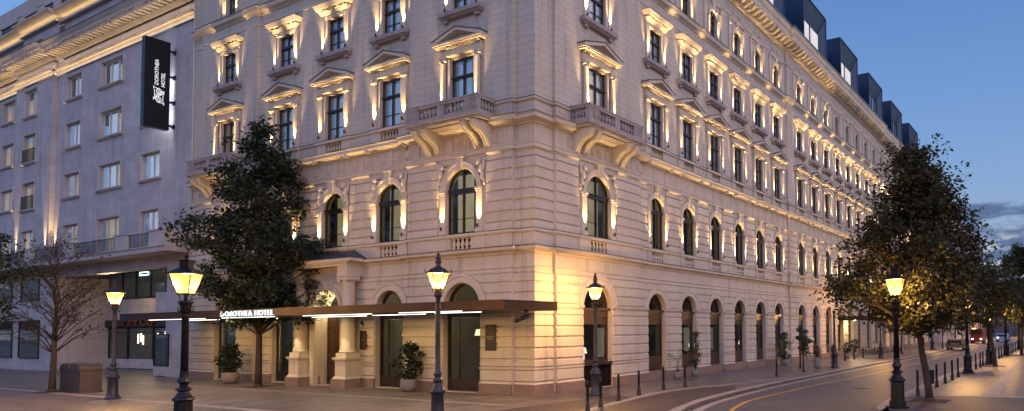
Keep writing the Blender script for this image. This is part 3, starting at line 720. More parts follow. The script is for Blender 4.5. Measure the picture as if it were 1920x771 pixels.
# ---- balconies
def balcony(face, u, w, d0):
    T = (lambda a, d, z: (u+a, -d, z)) if face == 'R' else (lambda a, d, z: (-d, u+a, z))
    s = MB(T); D = 1.24
    s.box(-w, w, d0, D-.06, 10.86, 10.97); s.box(-w-.07, w+.07, d0, D+.03, 10.972, 11.10); s.box(-w-.03, w+.03, d0, D-.01, 11.102, 11.17)
    s.box(-w+.25, w-.25, d0, D-.3, 10.80, 10.858)
    b = s.build('balcony', M['weath'], hotel)
    r = MB(T)
    r.box(-w+.0, w-.0, D-.26, D-.02, 11.62, 11.72); r.box(-w-.02, w+.02, D-.28, D, 11.722, 11.78)
    for q in (-1, 1):
        r.box(*sorted((q*w, q*(w-.24))), d0, D-.28, 11.62, 11.72); r.box(*sorted((q*(w+.02), q*(w-.26))), d0, D-.28, 11.722, 11.78)
        for k, (x0, x1) in enumerate(((w-.34, w-.02), (w-.72, w-.36))):
            r.box(*sorted((q*x0, q*x1)), D-.25, D-.04, 11.17, 11.62)
            xc = q*(x0+x1)/2
            for e in (-.1, .1): r.box(xc+e-.012, xc+e+.012, D-.04, D-.02, 11.26, 11.54)
            for e in (11.26, 11.54): r.box(xc-.112, xc+.112, D-.04, D-.022, e-.012, e+.012)
        for k in range(4): baluster(r, q*(w-.14), d0+.12+k*.175, 11.17, 11.62, .07)
    n = 7; L0 = 2*(w-.72)/1
    r.box(-.18, .18, D-.25, D-.04, 11.17, 11.62)
    for q in (-1, 1):
        for k in range(5): baluster(r, q*(.26+(k+.0)*(w-.72-.34)/4.2), D-.15, 11.17, 11.62, .07)
    r.build('railing', M['weath'], b)
    for q in (-1, 1):
        for e in (-.28, .28):
            k = MB(T); xc = q*(w-.62)+e; P = []
            prof = [(d0, 9.95), (d0+.12, 9.93), (d0+.2, 10.02), (d0+.3, 10.2), (d0+.45, 10.36), (d0+.62, 10.45), (D-.28, 10.52), (D-.14, 10.66), (D-.1, 10.8), (D-.12, 10.85), (d0, 10.85)]
            for x0, x1, dd in ((-.15, .15, 0), (-.11, -.05, .03), (.05, .11, .03)):
                pf = [(p[0]+(dd if 0 < i < len(prof)-2 else 0), p[1]-(dd if 0 < i < len(prof)-2 else 0)) for i, p in enumerate(prof)]; m = len(pf)
                k.add([(xc+x0, p, z) for p, z in pf]+[(xc+x1, p, z) for p, z in pf], [tuple(range(m)), tuple(range(2*m-1, m-1, -1))]+[(i, (i+1) % m, m+(i+1) % m, m+i) for i in range(m)])
            k.build('bracket', M['trim'], b)
    f = MB(T); f.box(-w+.1, w-.1, D-.2, D-.1, 11.782, 11.80); f.build('flashing', M['zinc'], b)
balcony('R', 3.98, 2.03, D1); balcony('L', 3.88, 2.03, D1); balcony('L', 21.3, 2.03, D1)

# ---- roof and dormers
rf = MB()
rf.add([(-.9, 26.1, 24.42), (-.9, -.9, 24.42), (85, -.9, 24.42), (1.6, 26.1, 27.2), (1.6, 1.6, 27.2), (85, 1.6, 27.2), (6, 26.1, 28), (6, 6, 28), (85, 6, 28)],
       [(0, 1, 4, 3), (1, 2, 5, 4), (3, 4, 7, 6), (4, 5, 8, 7)])
rf.box(6, 85, 6, 20, 24, 28); rf.box(6, 20, 20, 26, 24, 28)
rf.build('roof', M['blue'], hotel)
def dormer(x0, lit):
    w = 6.0; x1 = x0+w; z0, z1 = 24.42, 29.5
    m = MB(); y0 = 0.0; t = .12
    m.box(x0, x0+t, y0, 6, z0, z1); m.box(x1-t, x1, y0, 6, z0, z1); m.box(x0, x1, y0, 6, z1, z1+t)
    m.quad((x0+t, .06, z1), (x1-t, .06, z1), (x1-t-.7, .55, 27.95), (x0+t, .55, 27.95)); m.quad((x1-t, .06, z1), (x1-t, .06, z0), (x1-t-.75, .55, z0), (x1-t-.75, .55, 27.95))
    m.box(x0+t, x1-t, .6, .7, z0, z1)
    for k in range(9): m.box(x0-.02, x0, y0+.1+k*.6, y0+.13+k*.6, z0, z1)
    d = m.build('dormer', M['blue'], hotel)
    g = MB(); g.box(x0+.3, x0+2.75, .50, .55, 26.0, 27.93); g.box(x0+2.95, x0+5.1, .50, .55, 26.0, 27.93); g.build('window', lit, d)
    fr = MB(); fr.box(x0+2.75, x0+2.95, .45, .56, 26, 27.94); fr.box(x0+5.1, x0+5.25, .45, .56, 26, 27.94); fr.box(x0+2.75, x0+5.25, .45, .56, 27.942, 28.0); fr.build('frame', M['blue'], d)
M['dwin'] = emis('lit_dormer_window', (1, .88, .80), .28, (.5, .5, .5), vary=.2, scale=.8)
for x0, l in ((11.5, 0), (21.8, 1), (32.2, 1), (42.5, 1), (53.0, 0), (63.5, 0), (74, 0)): dormer(x0, M['dwin'] if l else M['glass'])

# ---- entrance portico (left front, bay 12.4)
UE = 12.35
pw_ = MB(TL)
wall_zone(pw_, UE-1.30, UE+1.30, .36, 0, 5.5, [(UE, .98, .02, 3.5, True)], .38)
for u_ in (UE-1.30, UE+1.30): pw_.quad((u_, 0, 0), (u_, .36, 0), (u_, .36, 5.5), (u_, 0, 5.5))
pw_.T = lambda a, d, z: (-d-.36, UE+a, z)
arch_ring(pw_, .98, 1.24, 3.5, -.02, .05, 18, [(.98, -.02), (.98, .05), (1.04, .07), (1.14, .07), (1.16, .11), (1.24, .11), (1.24, -.02)])
pw_.box(-.13, .13, 0, .18, 4.42, 4.95); pw_.box(-1.28, -.98, 0, .09, 3.38, 3.5); pw_.box(.98, 1.28, 0, .09, 3.38, 3.5)
pw_.build('porch_wall', M['stone'], hotel)
for s in (-1, 1):
    c = UE+s*1.75
    g = MB(TL); g.box(c-.5, c+.5, .14, .96, .0, .40); g.build('column_footing', M['granite'], hotel)
    m = MB(TL)
    m.frust(c-.46, c+.46, 0, .92, .402, c-.40, c+.40, 0, .86, .52); m.box(c-.38, c+.38, 0, .84, .522, 1.18)
    m.frust(c-.38, c+.38, 0, .84, 1.182, c-.45, c+.45, 0, .91, 1.28); m.box(c-.47, c+.47, 0, .93, 1.282, 1.36); m.box(c-.36, c+.36, .1, .82, 1.362, 1.56)
    m.lathe([(.36, 0), (.38, .05), (.36, .1), (.32, .13), (.34, .18), (.30, .24), (.30, 1.2), (.26, 3.25), (.28, 3.3)], c, .46, 20, 1.562)
    for q in (-1, 1):
        m.lathe([(.05, -.26), (.13, -.25), (.13, .25), (.05, .26)], 0, 0, 10, 0) if False else None
        P = [(c+q*.24+.13*cos(2*pi*k/12), 4.93+.13*sin(2*pi*k/12)) for k in range(12)]; m.prism(P, .16, .80)
    m.box(c-.3, c+.3, .18, .78, 4.87, 5.02); m.box(c-.36, c+.36, .12, .84, 5.022, 5.09)
    m.box(c-.34, c+.34, 0, .80, 5.092, 5.50)
    m.build('column', M['stone'], hotel)
m = MB(TL)
m.box(UE-2.1, UE+2.1, 0, .84, 5.502, 5.62); m.frust(UE-2.2, UE+2.2, 0, .9, 5.622, UE-2.45, UE+2.45, 0, .93, 5.70); m.box(UE-2.48, UE+2.48, 0, .97, 5.702, 5.83)
m.box(UE-1.35, UE+1.35, 0, .12, 5.1, 5.5)
m.build('porch_hood', M['trim'], hotel)
m = MB(TL)
m.add([(UE-2.5, 1.0, 5.832), (UE+2.5, 1.0, 5.832), (UE+2.5, .03, 5.832), (UE-2.5, .03, 5.832), (UE-1.6, .1, 6.30), (UE+1.6, .1, 6.30)], [(0, 1, 5, 4), (1, 2, 5), (3, 0, 4), (0, 3, 2, 1), (2, 3, 4, 5)])
m.build('porch_roof', M['blue'], hotel)
m = MB(TL); m.box(UE+.05-.99+.1, UE+.05+.99-.1, -.42, -.36, 3.3, 3.42); m.box(UE-.83, UE+.93, -.36, -.3, .04, .12)
for s in (-1, 1):
    a, b = sorted((UE+.05+s*.02, UE+.05+s*.9)); m.box(a, b, -.40, -.33, .05, 3.3)
    ac = (a+b)/2
    for z0, z1 in ((.2, .85), (.95, 1.35), (1.45, 3.15)):
        for q in (-1, 1): m.box(ac+q*.3-.025, ac+q*.3+.025, -.33, -.30, z0, z1)
        for z in (z0, z1): m.box(ac-.325, ac+.325, -.33, -.302, z-.025, z+.025)
        m.box(ac-.2, ac+.2, -.33, -.31, z0+.1, z1-.1)
dr = m.build('entrance_door', M['door'], hotel)
m = MB(TL)
for s in (-1, 1): m.lathe([(.03, 0), (.035, .03), (.02, .05)], UE+.05+s*.09, -.27, 8, 1.35); m.box(UE+.05+s*.09-.02, UE+.05+s*.09+.02, -.34, -.27, 1.36, 1.38)
m.build('handle', M['gold'], dr)
m = MB(TL); m.prism([(UE+.05+a, z) for a, z in pane_poly(.9, 3.43, 3.45, True)], -.44, -.42); m.build('fanlight', M['glass0'], hotel)
m = MB(TL)
for k in range(1, 6):
    a = pi*k/6; m.T = lambda x, y, z: (.42+.02-x*0-.0, UE+.05+y, 3.45+z)
    m.tube([(0, .25*cos(a), .25*sin(a)), (0, .9*cos(a), .9*sin(a))], .015, n=4)
m.build('fanlight_bars', M['frame'], hotel)
m = MB(TL); m.lathe([(.02, .9), (.02, .5), (.25, .45), (.3, .3), (.18, .22), (.02, .1)], UE, -1.3, 10, 3.6); m.build('chandelier', emis('chandelier_glow', (1, .85, .5), 3), hotel)
# small lights that pick out pedestals
for s in (-1, 1):
    o = light('pedestal_light', 'SPOT', (-1.5, UE+s*1.75-.1, 3.15), 60, (1, .80, .45), hotel, spot_size=radians(38), spot_blend=.5, shadow_soft_size=.03); o.rotation_euler = (0, radians(-22), 0)

# ---- canopy along the entrance front
XC = -3.9; Y0, Y1 = -2.1, 23.8
m = MB(); m.box(XC, -1.2, Y0, -.2, 3.20, 3.50); m.box(XC, -.22, -.2+.001, Y1, 3.20, 3.50)
cn = m.build('canopy', M['bronze'], hotel)
m = MB(); m.box(XC-.012, -1.19, Y0-.012, -.2, 3.502, 3.515); m.box(XC-.012, -.22, -.2, Y1+.012, 3.502, 3.515); m.build('canopy_edge', M['ironb'], cn)
strips = [(-3.5, .2, 3.4), (-1.6, 4.2, 7.4), (-3.3, 5.2, 9.5), (-1.3, 8.2, 12.), (-3.3, 11.5, 15.6), (-1.4, 14.5, 17.8), (-3.3, 17., 22.2), (-1.4, 19.5, 22.8), (-2.2, .6, 3.0)]
for x, a, b in strips:
    m = MB(); m.box(x-.02, x+.02, a, b, 3.18, 3.198); m.build('light_strip', M['led'], cn)
    o = light('strip_light', 'AREA', (x, (a+b)/2, 3.15), 11, (1, .76, .42), cn, shape='RECTANGLE', size=.07, size_y=b-a)
tx = text_obj('lettering', 'DOROTHEA HOTEL', .335, .03, M['sign_w'], Matrix.Translation((XC-.06, 12.45, 3.225)) @ Matrix.Rotation(-pi/2, 4, 'Z') @ Matrix.Rotation(pi/2, 4, 'X') @ Matrix.Diagonal((1.22, 1, 1, 1)), cn, spacing=1.12)

# security camera hanging under the canopy corner
cam_o = empty('security_camera', (-2.6, -1.9, 3.2), label='small black security camera hung under the bronze canopy end', cat='camera')
m = MB(); m.lathe([(.1, 0), (.1, -.04), (.05, -.06)], 0, 0, 10); m.tube([(0, 0, -.05), (0, .02, -.2)], .025); m.build('mount', M['ironb'], cam_o)
m = MB(); m.tube([(.1, -.06, -.17), (-.3, .14, -.36)], .065, n=10); m.tube([(-.29, .135, -.355), (-.36, .17, -.385)], .075, .07, n=10); m.build('housing', M['ironb'], cam_o)

# plaques and the house number
def plaque(u, z0, z1, w, txt, label, face='L'):
    T = TL; m = MB(T); d = dep('L', u)+.08
    m.box(u-w/2, u+w/2, d, d+.03, z0, z1)
    for z in (z0+.25*(z1-z0), z0+.75*(z1-z0)): m.box(u-w/2-.04, u+w/2+.04, d-.05, d-.001, z-.04, z+.04)
    o = empty('wall_plaque', (0, 0, 0), label=label, cat='plaque'); m.build('panel', M['plaque'], o)
    text_obj('lettering', txt, .085, .004, M['gold'], Matrix.Translation((-d-.036, u, (z0+z1)/2)) @ Matrix.Rotation(-pi/2, 4, 'Z') @ Matrix.Rotation(pi/2, 4, 'X'), o)
plaque(2.05, 1.72, 2.75, .55, 'DOROTHEA\nHOTEL', 'tall dark plaque on the wall between glazed corner door and corner pier')
plaque(10.05, 1.7, 2.55, .42, 'alelí', 'tall dark plaque below the house number beside the porch column')
plaque(14.95, 1.95, 2.2, .5, '', 'small dark plaque between the porch and the glazed bay behind the tree')
no = empty('house_number', (0, 0, 0), label='black house number four on the pale wall above a dark plaque', cat='number')
text_obj('numeral', '4.', .36, .015, M['black'], Matrix.Translation((-.11, 10.1, 2.78)) @ Matrix.Rotation(-pi/2, 4, 'Z') @ Matrix.Rotation(pi/2, 4, 'X'), no)
# street front side canopy + downpipes
m = MB(TR); m.box(39.6, 44.0, .2, 2.4, 3.15, 3.5); sc_ = m.build('side_canopy', M['ironb'], hotel)
light('side_door_light', 'POINT', (41.8, -1.0, 2.9), 90, (1, .72, .38), hotel, shadow_soft_size=.1)
m = MB(); m.tube([(.0, 25.32, 0), (0, 25.32, 24.3)], .07, n=8); m.tube([(-.02, 18.78, 5.9), (-.02, 18.78, 24.)], .05, n=8); m.build('downpipe', M['stone'], hotel)

# ================================================================== NEIGHBOUR BUILDING
nb = empty('travertine_building', (0, 25.4, 0), label='grey travertine office block with cove-lit cornices left of the hotel', cat='building')
def NB(): 
    return MB(lambda u, d, z: (-d, u-25.4, z))
YE = 70.
colsN = [(30.1, 2.3), (35.4, 3.0), (40.85, 2.3), (47.1, 2.15), (51.95, 2.3), (56.5, 2.3), (61.0, 2.3)]
rowsN = [(7.75, 9.95), (11.85, 13.45), (15.25, 16.95), (18.62, 20.25)]
w = NB(); DB = .28
segN = [(25.35, 43.5, 0), (43.5, 49.7, DB), (49.7, YE, 0)]
for a, b, d in segN:
    cs = [c for c in colsN if a < c[0] < b]
    zs_ = [7.1, 10.8, 14.3, 17.8, 21.6]
    for (z0, z1), za, zb in zip(rowsN, zs_, zs_[1:]):
        ops = [(c, wd/2, z0-(.35 if abs(c-47.1) < .1 else 0), z1, False) for c, wd in cs]
        wall_zone(w, a, b, d, za, zb, ops, .28)
    wall_zone(w, a, b, d-.3, 21.6, 24.6, [(c, wd/2*.8, 22.75, 23.95, False) for c, wd in cs], .2)
for u, a, b in ((43.5, 0, DB), (49.7, 0, DB)): w.quad((u, a, 6.4), (u, b, 6.4), (u, b, 21.6), (u, a, 21.6))
# lower storeys: solid portions left of and right of the passage
wall_zone(w, 43.4, YE, 0, 0, 7.1, [], 0)
wall_zone(w, 25.35, 27.9, 0, 0, 7.1, [], 0)
w.quad((27.9, 0, 0), (27.9, -5, 0), (27.9, -5, 6.5), (27.9, 0, 6.5)); w.quad((43.4, 0, 0), (43.4, -4, 0), (43.4, -4, 6.5), (43.4, 0, 6.5))
w.box(27.9, 43.4, -.5, 0, 6.42, 7.1); w.box(25.4, YE, -14, -.35, 6.93, 7.05); w.box(25.4, YE, -14, -.35, 24.4, 24.5)
w.box(27.7, 29.2, -4.5, -.02, 3.55, 4.95)      # pale box above the side shop
w.quad((27.9, -3.2, 3.45), (43.4, -3.2, 3.45), (43.4, -3.2, 5.0), (27.9, -3.2, 5.0))
w.box(29.6, 43.4, -3.3, -3.2, 0.1, .75)
w.box(29.9, 30.5, -3.1, -2.6, 0, 3.3)
w.build('wall', M['nb'], nb)
t = NB()
t.box(25.4, YE, 0, 1.25, 7.10, 7.38); t.box(25.4, YE, 0, 1.32, 7.382, 7.44)                     # balcony deck
for a, b in ((25.0+.45, 27.3), (30.1-.1, 31.4), (37.2, 38.4), (43.2, 44.4), (50, 51.2)): t.box(a, b, .95, 1.2, 7.44, 8.3); t.box(a-.05, b+.05, .9, 1.25, 8.302, 8.38)
t.box(25.4, 25.6, 0, .95, 7.44, 8.3)
for a, b, d in segN:
    t.box(a, b, 0, d+.10, 20.55, 20.62); t.box(a, b, 0, d+.16, 20.95, 21.02); t.box(a, b, 0, d+.22, 21.022, 21.10)
    t.frust(a, b, 0, d+.1, 21.75, a, b, 0, d+.22, 21.95); t.box(a-.0, b, 0, d+.88, 22.22, 22.42); t.frust(a, b, 0, d+.9, 22.422, a, b, 0, d+1.05, 22.62)
    n = int((b-a)/.55)
    for k in range(n): u = a+(k+.5)*(b-a)/n; t.box(u-.14, u+.14, d+.2, d+.8, 21.96, 22.21)
    t.box(a, b, -.3, d-.05, 24.55, 24.62); t.frust(a, b, -.3, d, 24.95, a, b, -.3, d+.4, 25.2); t.box(a, b, -.3, d+.42, 25.202, 25.32)
t.build('cornice', M['nbs'], nb)
fl = NB()
for a, b, d in segN: fl.box(a, b, 0, d+1.07, 22.622, 22.68)
fl.build('flashing', M['zinc'], nb)
lg = NB()
for a, b, d in segN: lg.box(a+.05, b-.05, d+.03, d+.07, 20.625, 20.66); lg.box(a+.05, b-.05, d-.2, d-.1, 24.63, 24.66)
lg.build('cove_light', M['ledw'], nb)
for a, b, d in segN:
    for zz, dd, e in ((20.70, .14, 8.0), (24.68, -.05, 7.0)):
        L_ = min(b, 62)-a
        o = light('cove_beam', 'AREA', (-(d+dd), a+L_/2-25.4, zz), e*L_/6, WARM, nb, shape='RECTANGLE', size=.06, size_y=L_); o.rotation_euler = (pi, radians(0), 0)
for a, b, d in segN:
    L_ = min(b, 62)-a
    o = light('cove_beam', 'AREA', (-(d+.30), a+L_/2-25.4, 21.12), 10*L_/6, WARM, nb, shape='RECTANGLE', size=.06, size_y=L_); o.rotation_euler = (pi, 0, 0)
# parapet railing on top + set-back storey
tp = NB()
tp.box(25.4, YE, -1.9, -1.7, 24.4, 29.5); tp.box(25.4, YE, -14, -1.9, 29.3, 29.5)
for a in (28, 32, 36, 40, 43.3, 46, 49.5, 54): tp.box(a, a+.9, -.2, .15, 25.32, 26.3); tp.box(a-.05, a+.95, -.22, .2, 26.302, 26.38)
tp.build('penthouse', M['nbs'], nb)
rl = NB()
for k in range(int(30/.22)): u = 27+k*.22; rl.box(u-.02, u+.02, -.05, -.01, 25.32, 26.2)
rl.box(26, 57, -.08, .02, 26.2, 26.26)
def rail(mb, a, b, z0, z1, d=1.08, sp=.11):
    mb.box(a, b, d-.03, d+.03, z1-.04, z1); mb.box(a, b, d-.02, d+.02, z0, z0+.03)
    for k in range(int((b-a)/sp)+1): mb.box(a+k*sp-.012, a+k*sp+.012, d-.012, d+.012, z0, z1-.04)
for a, b in ((27.35, 29.95), (31.45, 37.15), (38.45, 43.15), (44.45, 50), (51.3, 58)): r2 = NB(); rail(r2, a, b, 7.46, 8.28, sp=.16); r2.build('railing', M['railm'], nb)
for zb in (11.85, 15.25): r2 = NB(); rail(r2, 46.05, 48.15, zb-.3, zb+.62, DB+.06, .14); r2.build('railing', M['railm'], nb)
rl.build('railing', M['railm'], nb)
# windows of the neighbour
def nbw(c, wd, z0, z1, d, i):
    T = lambda u, dd, z: (-dd, u, z)
    m = MB(T); f = .09; h = wd/2; e = d-.2
    m.box(-h, -h+f, e-.06, e, z0, z1); m.box(h-f, h, e-.06, e, z0, z1); m.box(-h, h, e-.06, e, z0, z0+f); m.box(-h, h, e-.06, e, z1-f, z1)
    n = 3 if wd > 2.6 else 2
    for k in range(1, n): x = -h+2*h*k/n; m.box(x-.05, x+.05, e-.05, e+.02, z0+f, z1-f)
    o = link('window', m.mesh('window', M['nbframe']), nb, (0, c-25.4, 0))
    g = MB(T); g.box(-h+f, h-f, e-.05, e-.04, z0+f, z1-f); g.build('pane', M['glassn'], o)
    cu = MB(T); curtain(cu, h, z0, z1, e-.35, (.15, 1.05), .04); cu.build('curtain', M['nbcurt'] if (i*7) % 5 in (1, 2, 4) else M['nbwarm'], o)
    bk = MB(T); bk.quad((-h-.5, e-.9, z0-.3), (h+.5, e-.9, z0-.3), (h+.5, e-.9, z1+.3), (-h-.5, e-.9, z1+.3)); bk.build('blind', M['nbwarm'], o)
    tr = MB(T); w_ = .13
    tr.box(-h-w_, -h, d, d+.04, z0, z1+w_); tr.box(h, h+w_, d, d+.04, z0, z1+w_); tr.box(-h, h, d, d+.04, z1, z1+w_)
    if z0 > 10.5: tr.box(-h-.22, h+.22, d, d+.16, z0-.1, z0-.01); tr.box(-h-.16, h+.16, d, d+.1, z0-.17, z0-.102)
    tr.build('surround', M['nbs'], o)
i = 0
for c, wd in colsN:
    for z0, z1 in rowsN:
        i += 1; d = DB if 43.5 < c < 49.7 else 0; nbw(c, wd, z0-(.35 if abs(c-47.1) < .1 else 0), z1, d, i)
    nbw(c, wd*.8, 22.75, 23.95, (DB if 43.5 < c < 49.7 else 0)-.3, i+1)
# lower shop windows
def shop(a, b, z0, z1, d, name='shop_window', mat='glass0', inner=None):
    m = NB(); f = .08
    m.box(a, a+f, d, d+.06, z0, z1); m.box(b-f, b, d, d+.06, z0, z1); m.box(a, b, d, d+.06, z1-f, z1); m.box(a, b, d, d+.06, z0, z0+f)
    if z1 > 2.5 and z0 < 1: m.box(a, b, d, d+.05, 2.55, 2.63); m.box(a+f, b-f, d, d+.02, 2.9, z1-f)
    o = m.build(name, M['ironb'], nb)
    g = NB(); g.box(a+f, b-f, d+.01, d+.02, z0+f, z1-f); g.build('pane', M[mat], o)
    bk = NB(); bk.quad((a, d-.25 if inner is None else inner, z0), (b, d-.25 if inner is None else inner, z0), (b, d-.25 if inner is None else inner, z1), (a, d-.25 if inner is None else inner, z1))
    return o
M['shopin'] = emis('dim_shop_interior', (.55, .7, .75), .035, (.06, .06, .06), vary=.9, scale=1.6)
def recbox(a, b, z0, z1, d):      # dark box behind the glass, in front of the wall sheet
    m = NB(); m.box(a, b, d-.02, d+.01, z0, z1); m.build('shop_interior', M['shopin'], nb)
for a, b in ((45.2, 48.7), (49.9, 53.5), (54.8, 58.4)): recbox(a, b, .85, 3.55, .02); shop(a, b, .85, 3.55, .04)
for a, b in ((45.4, 48.5), (50.2, 53.4)): recbox(a, b, 4.95, 6.45, .02); shop(a, b, 4.95, 6.45, .04)
recbox(31.0, 43.0, 5.0, 6.9, -3.19)
for k in range(6): shop(31.0+2*k, 33.0+2*k, 5.0, 6.9, -3.17)
recbox(30.6, 43.3, .75, 3.3, -3.6)
for a, b in ((40.4, 43.3), (36.8, 40.3), (33.9, 36.7), (30.7, 33.8)): shop(a, b, .75 if a < 36 or a > 40 else .05, 3.3, -3.3)
m = NB(); m.box(28.0, 43.4, -3.2, -3.05, 3.0, 3.5); m.build('fascia', M['black'], nb)
m = NB(); m.box(27.4, 29.2, -1.4, .02, .05, .62); m.build('kiosk_base', M['nbs'], nb)
shop(27.45, 29.15, .62, 2.5, .0, 'display_case')
m = NB(); m.box(27.45, 29.15, -1.3, -.02, .63, 2.45); m.build('display_case_interior', M['shopin'], nb)
for (u, z, dd) in ((38.2, 2.1, -3.28), (38.5, 2.3, -3.28), (38.9, 2.2, -3.28), (36.2, 2.3, -3.28), (35.2, 2.35, -3.28), (34.0, 2.3, -3.28)):
    m = NB(); m.box(u-.07, u+.07, dd, dd+.02, z-.35, z+.3); m.build('shop_lamp', emis('shop_lamp_glow', (1, .85, .5), 2.2), nb)
m = NB()
m.box(37.3, 38.5, -3.1, -3.08, 6.55, 6.6); m.box(37.3, 38.5, -3.1, -3.08, 6.75, 6.8); m.box(37.3, 37.36, -3.1, -3.08, 6.55, 6.8); m.box(38.44, 38.5, -3.1, -3.08, 6.55, 6.8)
m.build('neon_outline', emis('cool_neon', (.5, .9, 1), 2.5), nb)
cs = empty('shop_sign', (3.0, 38.4, 3.1), label='dim red script shop sign above the recessed dark shopfront', cat='sign')
text_obj('lettering', 'Park City', .95, .04, plain('red_neon_off', (.16, .035, .022), .5), Matrix.Rotation(-pi/2, 4, 'Z') @ Matrix.Rotation(pi/2, 4, 'X') @ Matrix.Diagonal((1.25, .85, 1, 1)), cs, shear=.35)
# uplights on the neighbour's projecting bay (strong streaks)
for u in (43.2, 44.0, 49.0, 50.1):
    o = light('uplight_beam', 'SPOT', (-(.42 if 43.5 < u < 49.7 else .14), u-25.4, 8.0), 1500, WARM, nb, spot_size=radians(26), spot_blend=1, shadow_soft_size=.03); o.rotation_euler = (pi, 0, 0)
light('passage_fill', 'POINT', (.8, 36.5-25.4, 6.2), 90, (1, .70, .38), nb, shadow_soft_size=.15)  # added point lights that warm the passage, no fixture built
light('passage_fill', 'POINT', (.9, 31.5-25.4, 2.9), 30, (1, .75, .42), nb, shadow_soft_size=.15)
# cool floodlight washing the junction behind the blade sign
light('sign_backlight', 'POINT', (-.9, 27.9-25.4, 17.0), 60, (.8, .88, 1), nb, shadow_soft_size=.3)
light('sign_backlight', 'POINT', (-.9, 27.9-25.4, 15.2), 40, (.8, .88, 1), nb, shadow_soft_size=.3)

# ---- blade sign
sg = empty('blade_sign', (0, 27.3, 14.3), label='tall black blade sign with white lettering hung high on the travertine block', cat='sign')
m = MB(); m.box(-1.62, -.34, 0, .36, 0, 5.15); m.build('cabinet', M['sgreen'], sg)
m = MB(); m.box(-1.62, -.34, -.015, -.001, 0, 5.15); m.build('face', M['black'], sg)
m = MB()
for z in (.3, 1.7, 3.2, 4.7): m.box(-.34, .0, .12, .24, z-.05, z+.05); m.box(-.06, .0, .05, .3, z-.12, z+.12)
m.build('bracket', M['iron'], sg)
RY = Matrix.Rotation(pi/2, 4, 'X')
def vtext(txt, size, x, z, nm):
    text_obj(nm, txt, size, .01, M['sign_b'], Matrix.Translation((x, -.03, z)) @ Matrix.Rotation(-pi/2, 4, 'Y') @ RY, sg, bold=-.002, shear=.15)
vtext('DOROTHEA', .27, -.93, 3.20, 'lettering'); vtext('HOTEL', .27, -.60, 2.83, 'lettering')
m = MB()
def ring(c, rx, rz, rot, n=22, a0=0, a1=2*pi, r=.014):
    P = []
    for k in range(n+1):
        a = a0+(a1-a0)*k/n; x, z = rx*cos(a), rz*sin(a); P.append((c[0]+x*cos(rot)-z*sin(rot), -.04, c[1]+x*sin(rot)+z*cos(rot)))
    m.tube(P, r, n=5)
def bar(x0, z0, x1, z1, r=.014): m.tube([(x0, -.04, z0), (x1, -.04, z1)], r, n=5)
cx, cz = -.90, 1.88
ring((cx+.02, cz+.22), .13, .2, .35); ring((cx-.02, cz-.22), .13, .2, .35)
ring((cx+.02, cz+.22), .05, .2, .35, r=.014); ring((cx-.02, cz-.22), .05, .2, .35, r=.014)
bar(cx-.22, cz+.3, cx-.2, cz-.18); bar(cx+.22, cz+.18, cx+.2, cz-.36); bar(cx-.2, cz-.18, cx+.22, cz+.18); bar(cx-.22, cz-.05, cx+.22, cz+.3, .016)
for x, z in ((cx-.26, cz+.42), (cx-.26, cz-.22), (cx+.26, cz+.22), (cx+.26, cz-.42)): bar(x, z-.09, x, z+.09); bar(x, z, x+(-.15 if x > cx else .15), z)
m.build('emblem', M['sign_b'], sg)


# ================================================================== GROUND
def smoothp(P, n=6):
    out = []
    for i in range(len(P)-1):
        p0, p1, p2, p3 = P[max(0, i-1)], P[i], P[i+1], P[min(len(P)-1, i+2)]
        for k in range(n):
            t = k/n; f = lambda a, b, c, d: .5*(2*b+(c-a)*t+(2*a-5*b+4*c-d)*t*t+(3*b-a-3*c+d)*t**3)
            out.append((f(p0[0], p1[0], p2[0], p3[0]), f(p0[1], p1[1], p2[1], p3[1])))
    return out+[P[-1]]
def tri_poly(name, pts, z, mat, thick=0):
    import mathutils
    bm_v = [Vector((x, y, z)) for x, y in pts]
    tris = mathutils.geometry.tessellate_polygon([bm_v])
    m = MB(); m.add([tuple(v) for v in bm_v], [tuple(t) for t in tris])
    if thick:
        n = len(pts); m.add([(x, y, z) for x, y in pts]+[(x, y, z-thick) for x, y in pts], [(i, (i+1) % n, n+(i+1) % n, n+i) for i in range(n)])
    return m.build(name, mat)
def strip(name, pts, w, z, mat, th=0):
    m = MB(); n = len(pts); P = [Vector(p) for p in pts]; vs = []
    for i, p in enumerate(P):
        t = (P[min(i+1, n-1)]-P[max(i-1, 0)]).normalized(); q = Vector((t.y, -t.x))
        vs += [(p.x-q.x*w/2, p.y-q.y*w/2, z), (p.x+q.x*w/2, p.y+q.y*w/2, z)]
    m.add(vs, [(2*i, 2*i+1, 2*i+3, 2*i+2) for i in range(n-1)])
    return tag(m.build(name, mat), kind='structure')
M['road'] = stone('road_setts', (.15, .145, .155), (.095, .09, .10), rough=.5, scale=.35, bump=.5, fine=8, spec=.5, joints=(.16, .10, .012, .72), swz='xy')
M['slab'] = stone('paving_slabs', (.26, .21, .17), (.16, .127, .105), rough=.45, scale=.3, bump=.2, fine=5, spec=.5, joints=(.9, .45, .016, .6), swz='xy')
M['cob'] = stone('cobbles', (.17, .13, .115), (.085, .065, .06), rough=.55, scale=.5, bump=1.0, fine=7, spec=.45, joints=(.12, .12, .022, .6), swz='xy')
M['kerb'] = stone('kerb_granite', (.40, .35, .32), (.28, .24, .22), rough=.55, scale=1, bump=.15, fine=30)
M['drain'] = plain('drain_channel', (.045, .04, .045), .5)
M['yellow'] = plain('yellow_paint', (.55, .30, .05), .6, noise=.35, scale=5)
ZR = -.07
m = MB(); m.quad((-400, -400, ZR), (600, -400, ZR), (600, 400, ZR), (-400, 400, ZR)); tag(m.build('road', M['road']), kind='structure')
